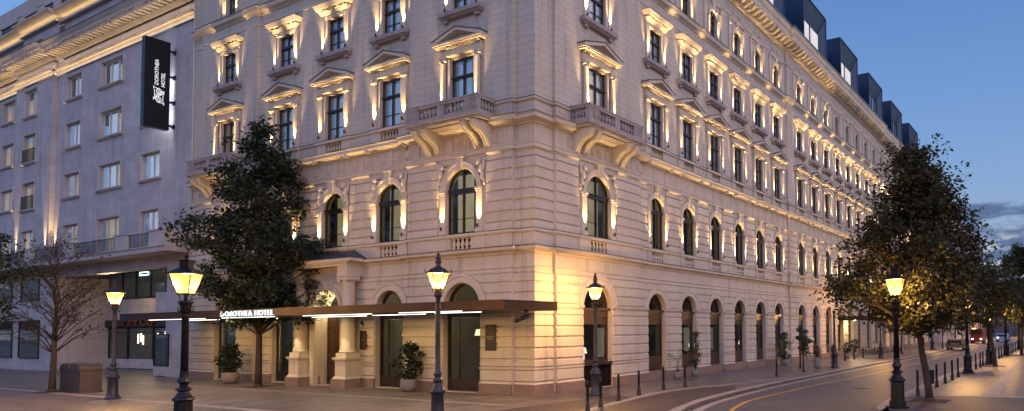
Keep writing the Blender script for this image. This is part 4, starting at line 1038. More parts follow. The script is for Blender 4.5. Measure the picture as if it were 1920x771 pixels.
KL = smoothp([(160, -6.2), (43, -6.2), (28, -6.12), (18, -6.15), (11.3, -6.15), (5.6, -6.35), (1.3, -6.75), (-2.1, -7.6), (-4.6, -9.2), (-6.4, -11.8), (-7.4, -15.5), (-7.8, -20), (-8, -60)])
tag(tri_poly('plaza_pavement', KL+[(-200, -60), (-200, 200), (160, 200)], 0, M['slab'], .2), kind='structure')
KR = smoothp([(160, -11.4), (63, -11.4), (51, -11.5), (35, -11.8), (24.7, -12.1), (15.8, -12.2), (9.1, -12.35), (5.0, -12.4), (2.0, -12.55), (-.1, -13.3), (-1.3, -15), (-1.8, -18), (-2, -24), (-2, -60)])
tag(tri_poly('side_pavement', KR+[(160, -60)], 0, M['slab'], .2), kind='structure')
def offs(P, d):
    out = []; n = len(P)
    for i in range(n):
        a, b = Vector(P[max(0, i-1)]), Vector(P[min(n-1, i+1)]); t = (b-a).normalized(); out.append((P[i][0]-t.y*d, P[i][1]+t.x*d))
    return out
strip('kerb', offs(KL, -.17), .34, .004, M['kerb']); strip('drain', offs(KL, .14), .22, ZR+.006, M['drain']); strip('gutter_stones', offs(KL, .42), .3, ZR+.005, M['kerb'])
strip('kerb', offs(KR, .17), .34, .004, M['kerb']); strip('drain', offs(KR, -.12), .18, ZR+.006, M['drain'])
B1 = smoothp([(-9.5, -9.6), (-6.6, -6.6), (-3.3, -4.95), (1.1, -4.05), (3.6, -3.75), (6.6, -4.3), (9.5, -5.0), (13, -5.6)])
strip('paving_band', B1, .32, .009, M['kerb'])
tag(tri_poly('cobbled_strip', offs(B1, -.2)+[p for p in reversed(offs(KL, -.36)) if -8 < p[0] < 11 and p[1] > -12.5][:], .004, M['cob']) if False else
    tri_poly('cobbled_strip', [(-9.3, -9.9), (-6.5, -6.85), (-3.3, -5.15), (1.1, -4.25), (3.6, -3.95), (6.0, -4.35), (7.0, -5.2), (5.6, -5.95), (1.3, -6.35), (-2.3, -7.2), (-4.9, -8.9), (-6.75, -11.7), (-7.4, -13.5), (-9.5, -13.5)], .004, M['cob']), kind='structure')
tag(tri_poly('cobbled_strip', [(-9.8, -9.4), (-6.7, -6.4), (-3.3, -4.75), (1.0, -3.85), (1.2, -2.9), (-1.3, -2.5), (-4.6, -2.3), (-8.5, -3.2), (-12, -6)], .004, M['cob']), kind='structure')
tag(tri_poly('cobbled_strip', [(.6, -12.95), (5.2, -12.8), (6.2, -14.1), (6.8, -17), (7.5, -24), (-1.3, -24), (-1.2, -18), (-.7, -15), (-.1, -13.6)], .004, M['cob']), kind='structure')
strip('paving_band', [(-7.7, 60), (-7.7, 3), (-7.7, -2.2)], .35, .005, M['kerb']); strip('paving_band', [(-20, 24.4), (-.3, 31.0)], .3, .0045, M['kerb'])
strip('paving_band', [(-3.1, 24), (-3.1, -1.6)], .22, .0042, M['kerb']); strip('paving_band', [(6.4, -14.2), (7.5, -24)], .5, .009, M['kerb'])
strip('paving_band', [(30, -14.9), (7.2, -15.4)], .45, .0095, M['kerb'])
YL = smoothp([(-6, -20), (-5.4, -15), (-4.3, -12.2), (-2.7, -9.9), (-1.3, -8.9), (.7, -8.3), (3.1, -7.95), (9.5, -7.95), (15, -8.2), (23.4, -8.45), (40, -8.4), (95, -8.4)])
strip('lane_marking', YL, .14, ZR+.009, M['yellow'])
for x in (9, 24, 33): 
    m = MB(); m.lathe([(.35, 0), (.35, .006)], x, -10.2, 20, ZR); tag(m.build('manhole_cover', M['drain']), kind='structure')
for c in ((-7.5, 20.9), (-1.9, 15.1), (4.1, -13.8), (27.3, -13.8), (46.5, -13.9)):
    m = MB(); m.box(c[0]-.6, c[0]+.6, c[1]-.6, c[1]+.6, 0, .011); tag(m.build('tree_pit', plain('pit_soil', (.05, .035, .03), .95)), kind='structure')

# ================================================================== STREET LAMPS
def lamp_a(lantern=True):
    """plain column, six-sided crowned lantern"""
    t = empty('street_lamp')
    m = MB(); m.lathe([(.27, 0), (.27, .05), (.21, .09), (.20, .14), (.175, .2), (.165, .75), (.18, .78), (.215, .82), (.215, .88), (.16, .93), (.15, 1.0), (.10, 1.06), (.10, 1.10), (.13, 1.14), (.13, 1.17), (.09, 1.2), (.085, 1.27), (.12, 1.31), (.12, 1.34), (.078, 1.4), (.072, 2.2), (.068, 3.2), (.06, 3.42), (.10, 3.46), (.115, 3.5), (.115, 3.54), (.06, 3.56)], 0, 0, 20)
    m.build('column', M['iron'], t)
    if not lantern: return t
    m = MB(); m.lathe([(.05, 3.55), (.05, 3.62), (.11, 3.66), (.12, 3.69)], 0, 0, 6, 0, smooth=False)
    for k in range(6):
        a = 2*pi*k/6; c, s_ = cos(a), sin(a)
        m.tube([(.05*c, .05*s_, 3.56), (.14*c, .14*s_, 3.60), (.15*c, .15*s_, 3.67), (.125*c, .125*s_, 3.7)], .011, n=5)
        m.tube([(.13*c, .13*s_, 3.66), (.30*c, .30*s_, 4.14)], .011, n=4)
    m.build('lantern_frame', M['iron'], t)
    g = MB(); g.lathe([(.122, 3.66), (.29, 4.12)], 0, 0, 6, 0, smooth=False, cap=False); g.build('lantern_glass', M['lampg'], t)
    m = MB(); m.lathe([(.33, 4.10), (.34, 4.135), (.30, 4.15), (.20, 4.23), (.11, 4.28), (.075, 4.30), (.075, 4.40), (.10, 4.41), (.10, 4.44), (.06, 4.46), (.06, 4.5), (.085, 4.52), (.05, 4.56), (.03, 4.6), (.045, 4.63), (.008, 4.70)], 0, 0, 12, 0, smooth=False)
    for k in range(6):
        for q, h in ((-.12, .06), (0, .11), (.12, .06)):
            a = 2*pi*k/6+q; c, s_ = cos(a), sin(a); m.tube([(.325*c, .325*s_, 4.13), (.355*c, .355*s_, 4.13+h*.6), (.345*c, .345*s_, 4.13+h)], .016, .005, n=4)
    m.build('lantern_roof', M['iron'], t)
    mm = MB(); mm.ell((0, 0, 3.9), (.05, .05, .08)); mm.build('mantle', M['mantle'], t)
    return t
def lamp_b():
    """fluted black column, four-sided lantern with peaked hood"""
    t = empty('street_lamp')
    m = MB(); m.lathe([(.34, 0), (.34, .06), (.25, .07), (.25, .22), (.21, .25), (.20, .80), (.22, .83), (.26, .86), (.24, .90), (.20, .93), (.14, 1.02), (.12, 1.06), (.19, 1.10), (.17, 1.13), (.09, 1.18), (.10, 1.24), (.15, 1.30), (.14, 1.34), (.10, 1.42), (.095, 1.5), (.11, 1.52), (.09, 1.55)], 0, 0, 8, 0, smooth=False)
    m.lathe([(.088, 1.55), (.078, 2.9), (.10, 2.94), (.10, 2.97), (.08, 3.0)], 0, 0, 24, 0, .12)
    m.lathe([(.08, 3.0), (.12, 3.03), (.13, 3.17), (.14, 3.24), (.17, 3.27), (.17, 3.31), (.05, 3.32)], 0, 0, 12)
    for k in range(4):
        a = 2*pi*k/4+pi/4; c, s_ = cos(a), sin(a); m.tube([(.12*c, .12*s_, 3.03), (.19*c, .19*s_, 3.08), (.18*c, .18*s_, 3.18)], .02, .01, n=4)
    m.build('column', M['ironb'], t)
    m = MB()
    for k in range(4):
        a = 2*pi*k/4; c, s_ = cos(a), sin(a)
        m.tube([(.06*c, .06*s_, 3.32), (.14*c, .14*s_, 3.36), (.11*c, .11*s_, 3.42), (.18*c, .18*s_, 3.49), (.19*c, .19*s_, 3.52)], .014, n=5)
        m.tube([(.20*c, .20*s_, 3.52), (.37*c, .37*s_, 4.0)], .013, n=4)
    m.tube([(0, 0, 3.3), (0, 0, 3.5)], .02, n=6); m.lathe([(.20, 3.48), (.215, 3.50), (.19, 3.52)], 0, 0, 4, 0, smooth=False)
    m.build('lantern_frame', M['ironb'], t)
    g = MB(); g.lathe([(.19, 3.52), (.355, 3.99)], 0, 0, 4, 0, smooth=False, cap=False); g.build('lantern_glass', M['lampg'], t)
    m = MB(); m.lathe([(.42, 3.99), (.43, 4.01), (.36, 4.05), (.20, 4.13), (.15, 4.16), (.15, 4.32), (.19, 4.33), (.19, 4.35), (.05, 4.36), (.02, 4.39), (.055, 4.45), (.01, 4.54)], 0, 0, 4, 0, smooth=False)
    for k in range(4):
        a = 2*pi*k/4; c, s_ = cos(a), sin(a); m.tube([(.40*c, .40*s_, 4.01), (.46*c, .46*s_, 4.02), (.47*c, .47*s_, 4.09)], .018, .006, n=4)
    m.build('lantern_roof', M['ironb'], t)
    mm = MB(); mm.ell((0, 0, 3.78), (.055, .055, .09)); mm.build('mantle', M['mantle'], t)
    return t
LW = (1, .52, .15)
ll = bpy.data.lights.new('lamp_light', 'POINT'); ll.energy = 2400; ll.color = LW; ll.shadow_soft_size = .10
A = lamp_a(); B = lamp_b(); A0 = lamp_a(False)
link('lamp_light', ll, A, (0, 0, 3.88)); link('lamp_light', ll, B, (0, 0, 3.78))
GRP = 'cast iron street lamps'
spots = [(A, -7.17, -2.78, .3, 'slim grey street lamp in front of the glazed corner door, crowned hexagonal lantern lit'),
         (A, .97, -2.18, .1, 'slim grey street lamp lit before the first arched window of the street front'),
         (A, -7.85, 14.39, .5, 'slim grey street lamp lit beside the litter bin and before the recessed shopfront'),
         (B, -11.55, 1.31, 1.36, 'nearest black fluted street lamp with large four-sided lantern, left of the young tree'),
         (B, 1.57, -13.28, .9, 'black fluted street lamp lit on the kerb beside the leaning tree trunk'),
         (B, 19.67, -13.12, .6, 'second lit black street lamp along the bollard row'),
         (B, 29.86, -13.21, .3, 'third black street lamp in the kerb row, lantern half hidden by leaves'),
         (B, 45.0, -13.1, .9, 'fourth black street lamp in the kerb row, further down the street'),
         (B, 62.0, -13.1, .2, 'fifth black street lamp, far end of the bollard row'),
         (A0, 22.1, -5.1, 0, 'grey lamp column without a lantern on the hotel pavement'),
         (A, 36.7, -4.5, .2, 'street lamp on the hotel pavement behind the leaning tree'),
         (A, 60.0, -4.6, .4, 'street lamp on the hotel pavement next to the café terrace'),
         (A, 76.1, -4.8, .4, 'far street lamp on the hotel side, lit, short of the crossing'),
         (A, 95.0, -4.8, .4, 'farthest street lamp on the hotel side near the red van'),
         (A, -24.5, -4.0, .2, 'street lamp standing on the open plaza behind the viewer'),
         (B, -14.5, 16.5, .2, 'street lamp on the plaza out of view toward the travertine block'),
         (B, -5.5, -21.5, .2, 'street lamp on the opposite corner of the side street'),
         (B, -21, -27, .2, 'street lamp across the side street behind the viewer')]
for i, (src, x, y, rz, lab) in enumerate(spots):
    first = not any(s_[0] is src for s_ in spots[:i])
    o = src if first else copy_tree(src)
    o.location = (x, y, 0); o.rotation_euler[2] = rz; tag(o, lab, 'street lamp', GRP)

# ================================================================== BOLLARDS
def bollard():
    m = MB(); m.lathe([(.085, 0), (.085, .03), (.075, .05), (.07, .22), (.058, .25), (.048, .28), (.043, .8), (.052, .81), (.052, .84), (.04, .85), (.045, .87), (.048, .9), (.035, .94), (.01, .955)], 0, 0, 12)
    return m.build('bollard', M['ironb'])
bl0 = bollard(); first = True
BL = [(-3.3, -5.0), (-2.2, -4.7), (-.3, -4.1), (1.8, -3.6), (4.4, -3.15), (5.9, -3.35), (13.5, -4.6), (20.8, -3.3), (31.3, -3.1), (34.2, -3.0), (37.3, -2.9)]
BR = [(5.8, -13.1), (9.9, -13.1), (12.1, -13.1), (14.2, -13.1), (16.5, -13.05), (23.9, -13.05), (25.7, -13.1), (27.7, -13.05), (33.5, -13.1), (35.5, -13.1), (38.4, -13.1), (40.5, -13.1), (48, -13.1), (50.5, -13.1), (53, -13.1), (56, -13.1), (66, -13.1), (69, -13.1)]
labL = ['black bollard nearest the viewer left of the corner lamp, before the cobbles', 'black bollard just right of the corner lamp base', 'black bollard on the pale band before the vent grille', 'black bollard before the pier between first and second street arches',
        'black bollard under the second street arch', 'black bollard at the tip of the cobbled strip', 'lone black bollard halfway along the hotel kerb', 'black bollard beside the lanternless lamp column', 'first black bollard before the side entrance canopy', 'second black bollard before the side entrance canopy', 'black bollard past the side entrance canopy']
for i, (x, y) in enumerate(BL+BR):
    o = bl0 if first else bl0.copy()
    if not first: COL.objects.link(o)
    first = False; o.location = (x, y, 0)
    lab = labL[i] if i < len(BL) else ['black bollard next to the litter bin and leaning tree', 'first black bollard past the leaning tree', 'second black bollard past the leaning tree', 'third black bollard past the leaning tree', 'fourth black bollard past the leaning tree, just before a lamp',
          'first bollard beyond the second kerb lamp', 'second bollard beyond the second kerb lamp', 'third bollard beyond the second kerb lamp'][i-len(BL)] if i-len(BL) < 8 else 'distant black bollard in the kerb row beyond the third lamp'
    tag(o, lab, 'bollard', 'black bollards along the kerb' if i < len(BL)+8 else 'distant bollards in the kerb row')

# ================================================================== PLAZA FURNITURE
bn = empty('litter_bin', (-6.9, 19.75, 0), label='large brown metal double litter bin with arched hoods by the bare tree', cat='litter bin')
m = MB(); m.box(-.42, .42, -1.0, 1.0, .0, .10); m.box(-.39, .39, -.97, .97, .10, .95); m.box(-.43, .43, -1.02, 1.02, .95, 1.0)
for a, b in ((-.95, .95),): 
    for z in (.14, .9): m.box(-.41, -.39, a, b, z, z+.03)
m.box(-.41, -.39, -.02, .02, .12, .95); m.build('body', M['binm'], bn)
for c in (-.5, .5):
    m = MB(); P = [(c-.45, 1.0)]+[(c-.45*cos(pi*k/10), 1.04+.20*sin(pi*k/10)) for k in range(11)]+[(c+.45, 1.0)]
    m.add([(-.42, a, z) for a, z in P]+[(.42, a, z) for a, z in P], [tuple(range(13)), tuple(range(25, 12, -1))]+[(i, (i+1) % 13, 13+(i+1) % 13, 13+i) for i in range(13)]); m.build('hood', M['binm'], bn)
pb = empty('litter_bin', (6.8, -13.3, 0), label='small round dark litter bin on a post behind the leaning tree', cat='litter bin')
m = MB(); m.lathe([(.03, 0), (.03, 1.0)], 0, 0, 8); m.build('post', M['ironb'], pb)
m = MB(); m.lathe([(.15, .35), (.19, .4), (.2, .85), (.22, .87), (.2, .9)], .18, .0, 14); m.build('basket', M['iron'], pb)

def leaves(mb, pts, size, rr, per, spread):
    for p in pts:
        for k in range(per):
            c = Vector(p)+Vector((rr.gauss(0, spread), rr.gauss(0, spread), rr.gauss(0, spread*.7)))
            d = Vector((rr.uniform(-1, 1), rr.uniform(-1, 1), rr.uniform(-.7, .5))).normalized(); e = d.cross(Vector((rr.uniform(-1, 1), rr.uniform(-1, 1), rr.uniform(-1, 1)))).normalized()
            s = size*rr.uniform(.45, 1.45); w = s*.28
            mb.add([tuple(c), tuple(c+d*s*.5+e*w), tuple(c+d*s), tuple(c+d*s*.5-e*w)], [(0, 1, 2, 3)])
def tree(label, x, y, H, prof, z0, nclu, leaf, size=.15, per=14, spread=.16, trunk=.14, lean=(0, 0), seed=1, bare=0, cat='tree', group=None, offc=(0, 0), limbs=26, name='street_tree', clump=16, csz=.30, steep=.9, twigs=3, bth=1):
    """prof(t)->radius for t in 0..1 from crown base z0 to top H"""
    rr = random.Random(seed); t = empty(name, (x, y, 0), label=label, cat=cat, group=group)
    def axis(z): q = min(1, z/max(.1, z0*1.1)); return (lean[0]*q**1.3, lean[1]*q**1.3) if z < z0*1.1 else (lean[0], lean[1])
    tk = MB(); P = [(*axis(H*k/14*.9), H*k/14*.9) for k in range(15)]
    P = [(p[0]+rr.gauss(0, .012)*k/3, p[1]+rr.gauss(0, .012)*k/3, p[2]) for k, p in enumerate(P)]
    tk.tube([(P[0][0], P[0][1], -.02), (P[0][0], P[0][1], .12)], trunk*1.5, trunk*1.08, n=10)
    tk.tube(P, trunk, trunk*.12, n=10)
    lobes = [(rr.uniform(0, 2*pi), rr.uniform(0, 1), rr.uniform(.5, 1.25)) for _ in range(26)]
    pmax = max(prof(k/20) for k in range(21))
    def rad(a, q):
        r = prof(q); m_ = 1
        for la, lq, lr in lobes:
            dd = abs((a-la+pi) % (2*pi)-pi)/.65; dq = abs(q-lq)/.11
            g = math.exp(-dd*dd-dq*dq); m_ += (lr-.9)*g*.9
        return r*max(.35, m_)
    nk = max(8, nclu//clump); heads = []
    while len(heads) < nk:
        q = rr.random()
        if rr.random() > prof(q)/pmax+.08: continue
        a = rr.uniform(0, 2*pi); R0 = rad(a, q); r = R0*rr.random()**.5
        z = z0+(H-z0)*q+rr.gauss(0, .10)-.06*r; ax = axis(z)
        heads.append((ax[0]+offc[0]*min(1, q*2+.3)+r*cos(a), ax[1]+offc[1]*min(1, q*2+.3)+r*sin(a), z, r/R0))
    clu = []
    for i, c in enumerate(heads):
        hd = math.hypot(c[0]-axis(c[2])[0], c[1]-axis(c[2])[1]); zb = max(z0*.8, c[2]-rr.uniform(steep*.6, steep*1.2)*hd-.25*rr.random()); zb = min(zb, H*.88)
        b = Vector((*axis(zb), zb)); e = Vector(c[:3]); ln = (e-b).length
        mid = b.lerp(e, .5)+Vector((rr.gauss(0, .05*ln), rr.gauss(0, .05*ln), .06*ln))
        r0 = max(.006, trunk*(.16+.10*ln)*(1-zb/H*.75)*bth); pts = [b, b.lerp(mid, .5), mid, mid.lerp(e, .5)+Vector((rr.gauss(0, .03), rr.gauss(0, .03), .03)), e]
        tk.tube(pts, r0, .006, n=5)
        sg_ = csz*rr.uniform(.7, 1.25)
        for k in range(twigs):
            s0 = mid.lerp(e, rr.uniform(-.2, .9)); e2 = e+Vector([max(-1.6*sg_, min(1.6*sg_, rr.gauss(0, sg_*1.1))) for _ in range(3)])
            tk.tube([s0, s0.lerp(e2, .5)+Vector((0, 0, .04)), e2], max(.005, r0*.4), .003, n=3)
        dn_ = rr.uniform(.55, 1.35)
        for k in range(int(clump*dn_)): clu.append((c[0]+rr.gauss(0, sg_), c[1]+rr.gauss(0, sg_), c[2]+rr.gauss(0, sg_*.6), 1))
    tk.build('trunk', M['bark'], t)
    mb = MB(); leaves(mb, [c[:3] for c in clu if rr.random() > bare], size, rr, per, spread); mb.build('crown', M[leaf], t)
    return t
def P_(pts):
    def f(q):
        for (a, b), (c, d) in zip(pts, pts[1:]):
            if a <= q <= c: return b+(d-b)*(q-a)/(c-a)
        return pts[-1][1]
    return f
tree('tall young street tree with dense dark green pointed crown before the canopy', -1.9, 15.1, 12.6, P_([(0, .9), (.08, 2.0), (.2, 2.6), (.42, 2.75), (.6, 2.3), (.72, 1.7), (.82, 1.1), (.93, .55), (1, .15)]), 3.0, 2300, 'leaf', .18, 14, .17, .155, (0, 0), 5, offc=(.1, .15))
tree('leaning street tree with broad dark crown lit yellow by the lamp beneath', 4.1, -13.8, 8.7, P_([(0, 1.3), (.1, 2.0), (.25, 2.4), (.45, 2.2), (.62, 1.4), (.8, .95), (.92, .55), (1, .15)]), 2.7, 3000, 'leaf2', .14, 15, .14, .13, (-.22, .40), 11, offc=(.30, -.10))
tree('sparse street tree with nearly bare branches and few brown leaves by the litter bin', -7.5, 20.9, 7.4, P_([(0, .9), (.2, 1.8), (.5, 1.9), (.8, 1.3), (1, .3)]), 2.1, 340, 'leaf3', .12, 4, .12, .13, (.05, 0), 8, clump=4, csz=.30, steep=.95, twigs=6, bth=.75)
tree('leafy tree at the far left edge, only its right side in view', -10.1, 21.6, 7.6, P_([(0, 1.0), (.3, 2.1), (.6, 2.0), (.85, 1.3), (1, .4)]), 3.4, 520, 'leaf', .15, 13, .16, .13, (0, 0), 21)
tree('street tree beyond the second kerb lamp with thin leaning trunk', 27.3, -13.8, 6.7, P_([(0, .9), (.3, 1.7), (.6, 1.5), (.85, .9), (1, .3)]), 2.8, 800, 'leaf2', .17, 14, .17, .12, (-.5, .3), 31)
tree('upright street tree near the right edge against the evening clouds', 46.5, -14.2, 9.3, P_([(0, 1.2), (.3, 2.5), (.6, 2.3), (.85, 1.4), (1, .5)]), 2.9, 1200, 'leaf', .22, 12, .2, .14, (0, 0), 41)
tree('distant kerb tree beyond the fourth lamp, lit orange from below', 62, -14.2, 8.0, P_([(0, 1.2), (.3, 2.5), (.7, 2.3), (1, .5)]), 2.9, 800, 'leaf2', .25, 12, .2, .14, (0, 0), 43)
for i, (x, y, h, lb) in enumerate(((47, -4.0, 5.2, 'small street tree on the hotel pavement before the café terrace'), (55, -4.2, 5.4, 'small street tree in a planter on the hotel side beyond the terrace'), (67, -4.6, 5.6, 'small distant street tree between two hotel-side lamps'), (84, -4.6, 6, 'farthest small street tree on the hotel side'), (80, -14.5, 8, 'far street tree closing the right-hand row'), (16.5, -20.5, 8.6, 'dark tree behind the right-hand pavement beyond the frame edge'))):
    tree(lb, x, y, h, P_([(0, .8), (.4, 1.7), (.8, 1.2), (1, .3)]), 2.4, 420, 'leaf2', .22, 12, .18, .09, (0, 0), 50+i)

def potted(label, x, y, H, r, pr, leaf, z0, seed, potm='pot', n=110, ph=.42, size=.14, shape=None, per=10, trunk=.02):
    t = empty('potted_plant', (x, y, 0), label=label, cat='potted plant')
    m = MB(); m.lathe([(pr*.62, 0), (pr*.9, ph*.2), (pr, ph*.5), (pr*.97, ph*.85), (pr*.92, ph), (pr*.82, ph), (pr*.8, ph*.9), (.01, ph*.88)], 0, 0, 22); m.build('pot', M[potm], t)
    rr = random.Random(seed); pts = []
    while len(pts) < n:
        q = rr.random(); a = rr.uniform(0, 2*pi); R0 = (shape(q) if shape else r*sin(pi*min(1, q*.85+.12))**.7); rad = R0*rr.random()**.5
        pts.append((rad*cos(a), rad*sin(a), z0+(H-z0)*q))
    m = MB()
    for p in pts[::4]: m.tube([(0, 0, ph*.85), (p[0]*.35, p[1]*.35, (ph+p[2])*.5), p], trunk*.6, .004, n=4)
    m.tube([(0, 0, ph*.8), (0, 0, z0+.5*(H-z0))], trunk, trunk*.6, n=6); m.build('stem', M['bark'], t)
    m = MB(); leaves(m, pts, size, rr, per, .07); m.build('foliage', M[leaf], t); return t
potted('round clay pot with bushy laurel before the frosted glass bay', -1.3, 18.6, 1.95, .55, .40, 'leaf', .65, 3, 'pot', 120, .55)
potted('grey pot with spreading broad-leaved shrub between two glazed doors', -.75, 6.2, 1.95, .60, .34, 'leaf', .55, 4, 'potg', 80, .52, .22, None, 6)
potted('slender olive in a pot before the third street arch', 12.0, -.6, 2.35, .28, .22, 'leaf4', .6, 5, 'potg', 90, .35, .10)
potted('loose shrub with bare arching twigs before the second street arch', 9.9, -.7, 1.5, .55, .2, 'leaf3', .6, 6, 'potg', 26, .35, .08, None, 3)
potted('dark leafy shrub in a pot before a central street arch', 24.1, -1.0, 2.2, .5, .28, 'leaf4', .4, 7, 'potg', 120, .4, .12)
potted('small flowering shrub left of the lanternless lamp column', 21.0, -4.3, 1.35, .25, .2, 'leaf3', .6, 8, 'potg', 50, .7, .09)
potted('small flowering shrub right of the lanternless lamp column', 23.6, -4.6, 1.35, .25, .2, 'leaf3', .6, 9, 'potg', 50, .7, .09)
potted('dark clipped shrub in a pot before the side entrance', 35.0, -2.2, 1.3, .38, .25, 'leaf', .6, 12, 'potg', 60, .4, .1)
potted('dark wide shrub in a pot past the side entrance', 38.6, -1.9, 1.5, .5, .25, 'leaf', .7, 13, 'potg', 70, .4, .1)
tree('small topiary olive tree on the hotel pavement by the road', 17.4, -4.7, 2.75, P_([(0, .3), (.3, .42), (.8, .36), (1, .12)]), 1.0, 150, 'leaf4', .10, 12, .06, .06, (0, 0), 61, clump=10, csz=.07, name='topiary_tree', cat='topiary tree')

# café terrace far along the pavement
def chair():
    t = empty('cafe_chair'); m = MB(); m.box(-.22, .22, -.22, .22, .43, .47); m.build('seat', M['white'], t)
    m = MB(); m.box(-.22, .22, .19, .22, .55, .9); m.build('backrest', M['white'], t)
    for sx in (-.2, .2):
        for sy in (-.2, .2): m = MB(); m.box(sx-.015, sx+.015, sy-.015, sy+.015, 0, .9 if sy > 0 else .43); m.build('leg', M['iron'], t)
    return t
def table():
    t = empty('cafe_table'); m = MB(); m.lathe([(.35, .72), (.35, .75)], 0, 0, 16); m.build('tabletop', M['white'], t)
    m = MB(); m.lathe([(.22, 0), (.2, .03), (.03, .06), (.03, .72)], 0, 0, 10); m.build('pedestal', M['iron'], t); return t
ch0, tb0 = chair(), table(); nch = 0
for i, (x, y) in enumerate(((46.5, -1.6), (50, -1.5), (53.5, -1.8), (58, -1.6))):
    tb = tb0 if i == 0 else copy_tree(tb0); tb.location = (x, y, 0); tag(tb, 'small pale café table on the far hotel pavement terrace', 'table', 'terrace tables')
    for k in range(3):
        c = ch0 if nch == 0 else copy_tree(ch0); nch += 1; a = k*2.1+i; c.location = (x+.65*cos(a), y+.65*sin(a), 0); c.rotation_euler[2] = a-pi/2
        tag(c, 'pale café chair at a table on the far hotel pavement terrace', 'chair', 'terrace chairs')

# vehicles far down the street
def car(name, label, x, y, w, h, l, mat, cat, van=False, lit=True):
    t = empty(name, (x, y, ZR), label=label, cat=cat)
    m = MB(lambda a, b, c: (b, a, c))
    if van: P = [(0, .3), (0, h*.97), (.08*l, h), (.88*l, h), (.97*l, h*.55), (l, h*.5), (l, .3)]
    else: P = [(0, .3), (0, h*.6), (.12*l, h*.66), (.25*l, h), (.62*l, h), (.78*l, h*.64), (l, h*.55), (l, .3)]
    m.add([(-w/2, p, z) for p, z in P]+[(w/2, p, z) for p, z in P], [tuple(range(len(P))), tuple(range(2*len(P)-1, len(P)-1, -1))]+[(i, (i+1) % len(P), len(P)+(i+1) % len(P), len(P)+i) for i in range(len(P))])
    m.build('body', mat, t)
    for q in (.2, .78):
        for s in (-1, 1):
            m = MB(lambda a, b, c: (a, c, b)); m.lathe([(.1, -.1), (.32, -.1), (.32, .1), (.1, .1)], q*l, .32, 14); ob = m.build('wheel', M['ironb'], t); ob.location = (0, s*(w/2-.1), 0)
    for s in (-1, 1):
        m = MB(); m.box(-.03, .0, s*w*.34-.16, s*w*.34+.16, .62, .82); m.build('headlight', emis('headlight_glow', (.8, .95, 1), 1.6) if lit else M['frame'], t)
    m = MB(); m.box(-.02, .005, -w*.4, w*.4, h*.62, h*.9); m.build('windscreen', M['black'], t)
    return t
car('parked_van', 'small red van with lit headlights at the end of the street', 92, -5.6, 1.75, 2.3, 4, plain('red_paint', (.42, .02, .015), .35), 'van', True)
car('parked_car', 'pale blue car with lit lamps at the far crossing', 106, -7.9, 1.8, 1.4, 4.2, plain('pale_blue_paint', (.25, .4, .6), .35), 'car')
car('parked_car', 'low dark car stopped beside the far hotel pavement', 60, -6.9, 1.8, 1.25, 4.2, plain('grey_paint', (.12, .11, .11), .35), 'car', lit=False)

# ================================================================== BUILDINGS CLOSING THE STREET
def block(name, label, x0, x1, y0, y1, H, mat, fl, sp, face='y'):
    t = empty(name, (x0, y0, 0), label=label, cat='building')
    m = MB(); m.box(0, x1-x0, 0, y1-y0, 0, H); m.box(-.4, x1-x0+.4, -.4, y1-y0+.4, H, H+.5); m.box(-.25, x1-x0+.25, -.25, y1-y0+.25, H-1.1, H-.8); m.box(-.15, x1-x0+.15, -.15, y1-y0+.15, 4.9, 5.2); m.build('wall', mat, t)
    wm_ = MB(); n = int((x1-x0)/sp)
    for k in range(n):
        for z in fl: a = (k+.5)*(x1-x0)/n; wm_.box(a-.55, a+.55, -.04, .02, z, z+2)
    n = int((y1-y0)/sp)
    for k in range(n):
        for z in fl: a = (k+.5)*(y1-y0)/n; wm_.box(-.04, .02, a-.55, a+.55, z, z+2)
    wm_.build('windows', M['black'], t)['kind'] = 'stuff'
    m = MB(); n = int((x1-x0)/sp)
    for k in range(n):
        for z in fl: a = (k+.5)*(x1-x0)/n; m.box(a-.75, a+.75, -.18, -.0, z+2.1, z+2.3); m.box(a-.7, a+.7, -.14, 0, z-.15, z)
    m.build('window_trim', M['nbs'], t); return t
block('apartment_building', 'pale block with heavy cornice beyond the hotel, glimpsed over the trees', 96, 153, 0, 20, 22.0, M['nbs'], (1, 6.2, 10.2, 14.2, 18), 4)
block('office_building', 'low dark building closing the far end of the street', 176, 190, -60, 12, 10.5, plain('blue_grey_render', (.10, .11, .14), .8), (.8, 4.4, 7.6), 3.4)
block('town_house', 'dark house behind the right-hand row of trees', 100, 150, -46, -30, 9.5, plain('dusky_render', (.12, .11, .12), .8), (1, 4.6), 4)
block('opposite_building', 'building across the plaza behind the viewer', -95, -60, -60, 30, 17, plain('opposite_render', (.28, .25, .22), .8), (1, 5, 9, 13), 4)
block('opposite_building', 'long building across the plaza, out of view beyond the left edge', -120, -75, 45, 150, 17, plain('opposite_render2', (.25, .22, .20), .8), (1, 5, 9, 13), 4)
block('opposite_building', 'building on the other side of the street, out of view to the right', 4, 120, -62, -40, 13, plain('opposite_render3', (.22, .20, .19), .8), (1, 5, 9), 4)
for (x, y, z, w_, h_, c) in ((175.9, -9, 2.5, 1.2, 1.6, (1, .8, .5)), (175.9, -14, 2, 1.0, 1.6, (1, .75, .45)), (175.9, -2, 3, 3, .5, (.7, .85, 1)), (175.9, 3, 2, 1.4, 1.4, (1, .85, .6))):
    pass
for i, (x, y) in enumerate(((118, -4), (128, -11), (140, -3), (150, -12), (165, -6))):
    o = copy_tree(A); o.location = (x, y, 0); tag(o, 'tiny lit street lamp at the far end of the street', 'street lamp', 'farthest street lamps')

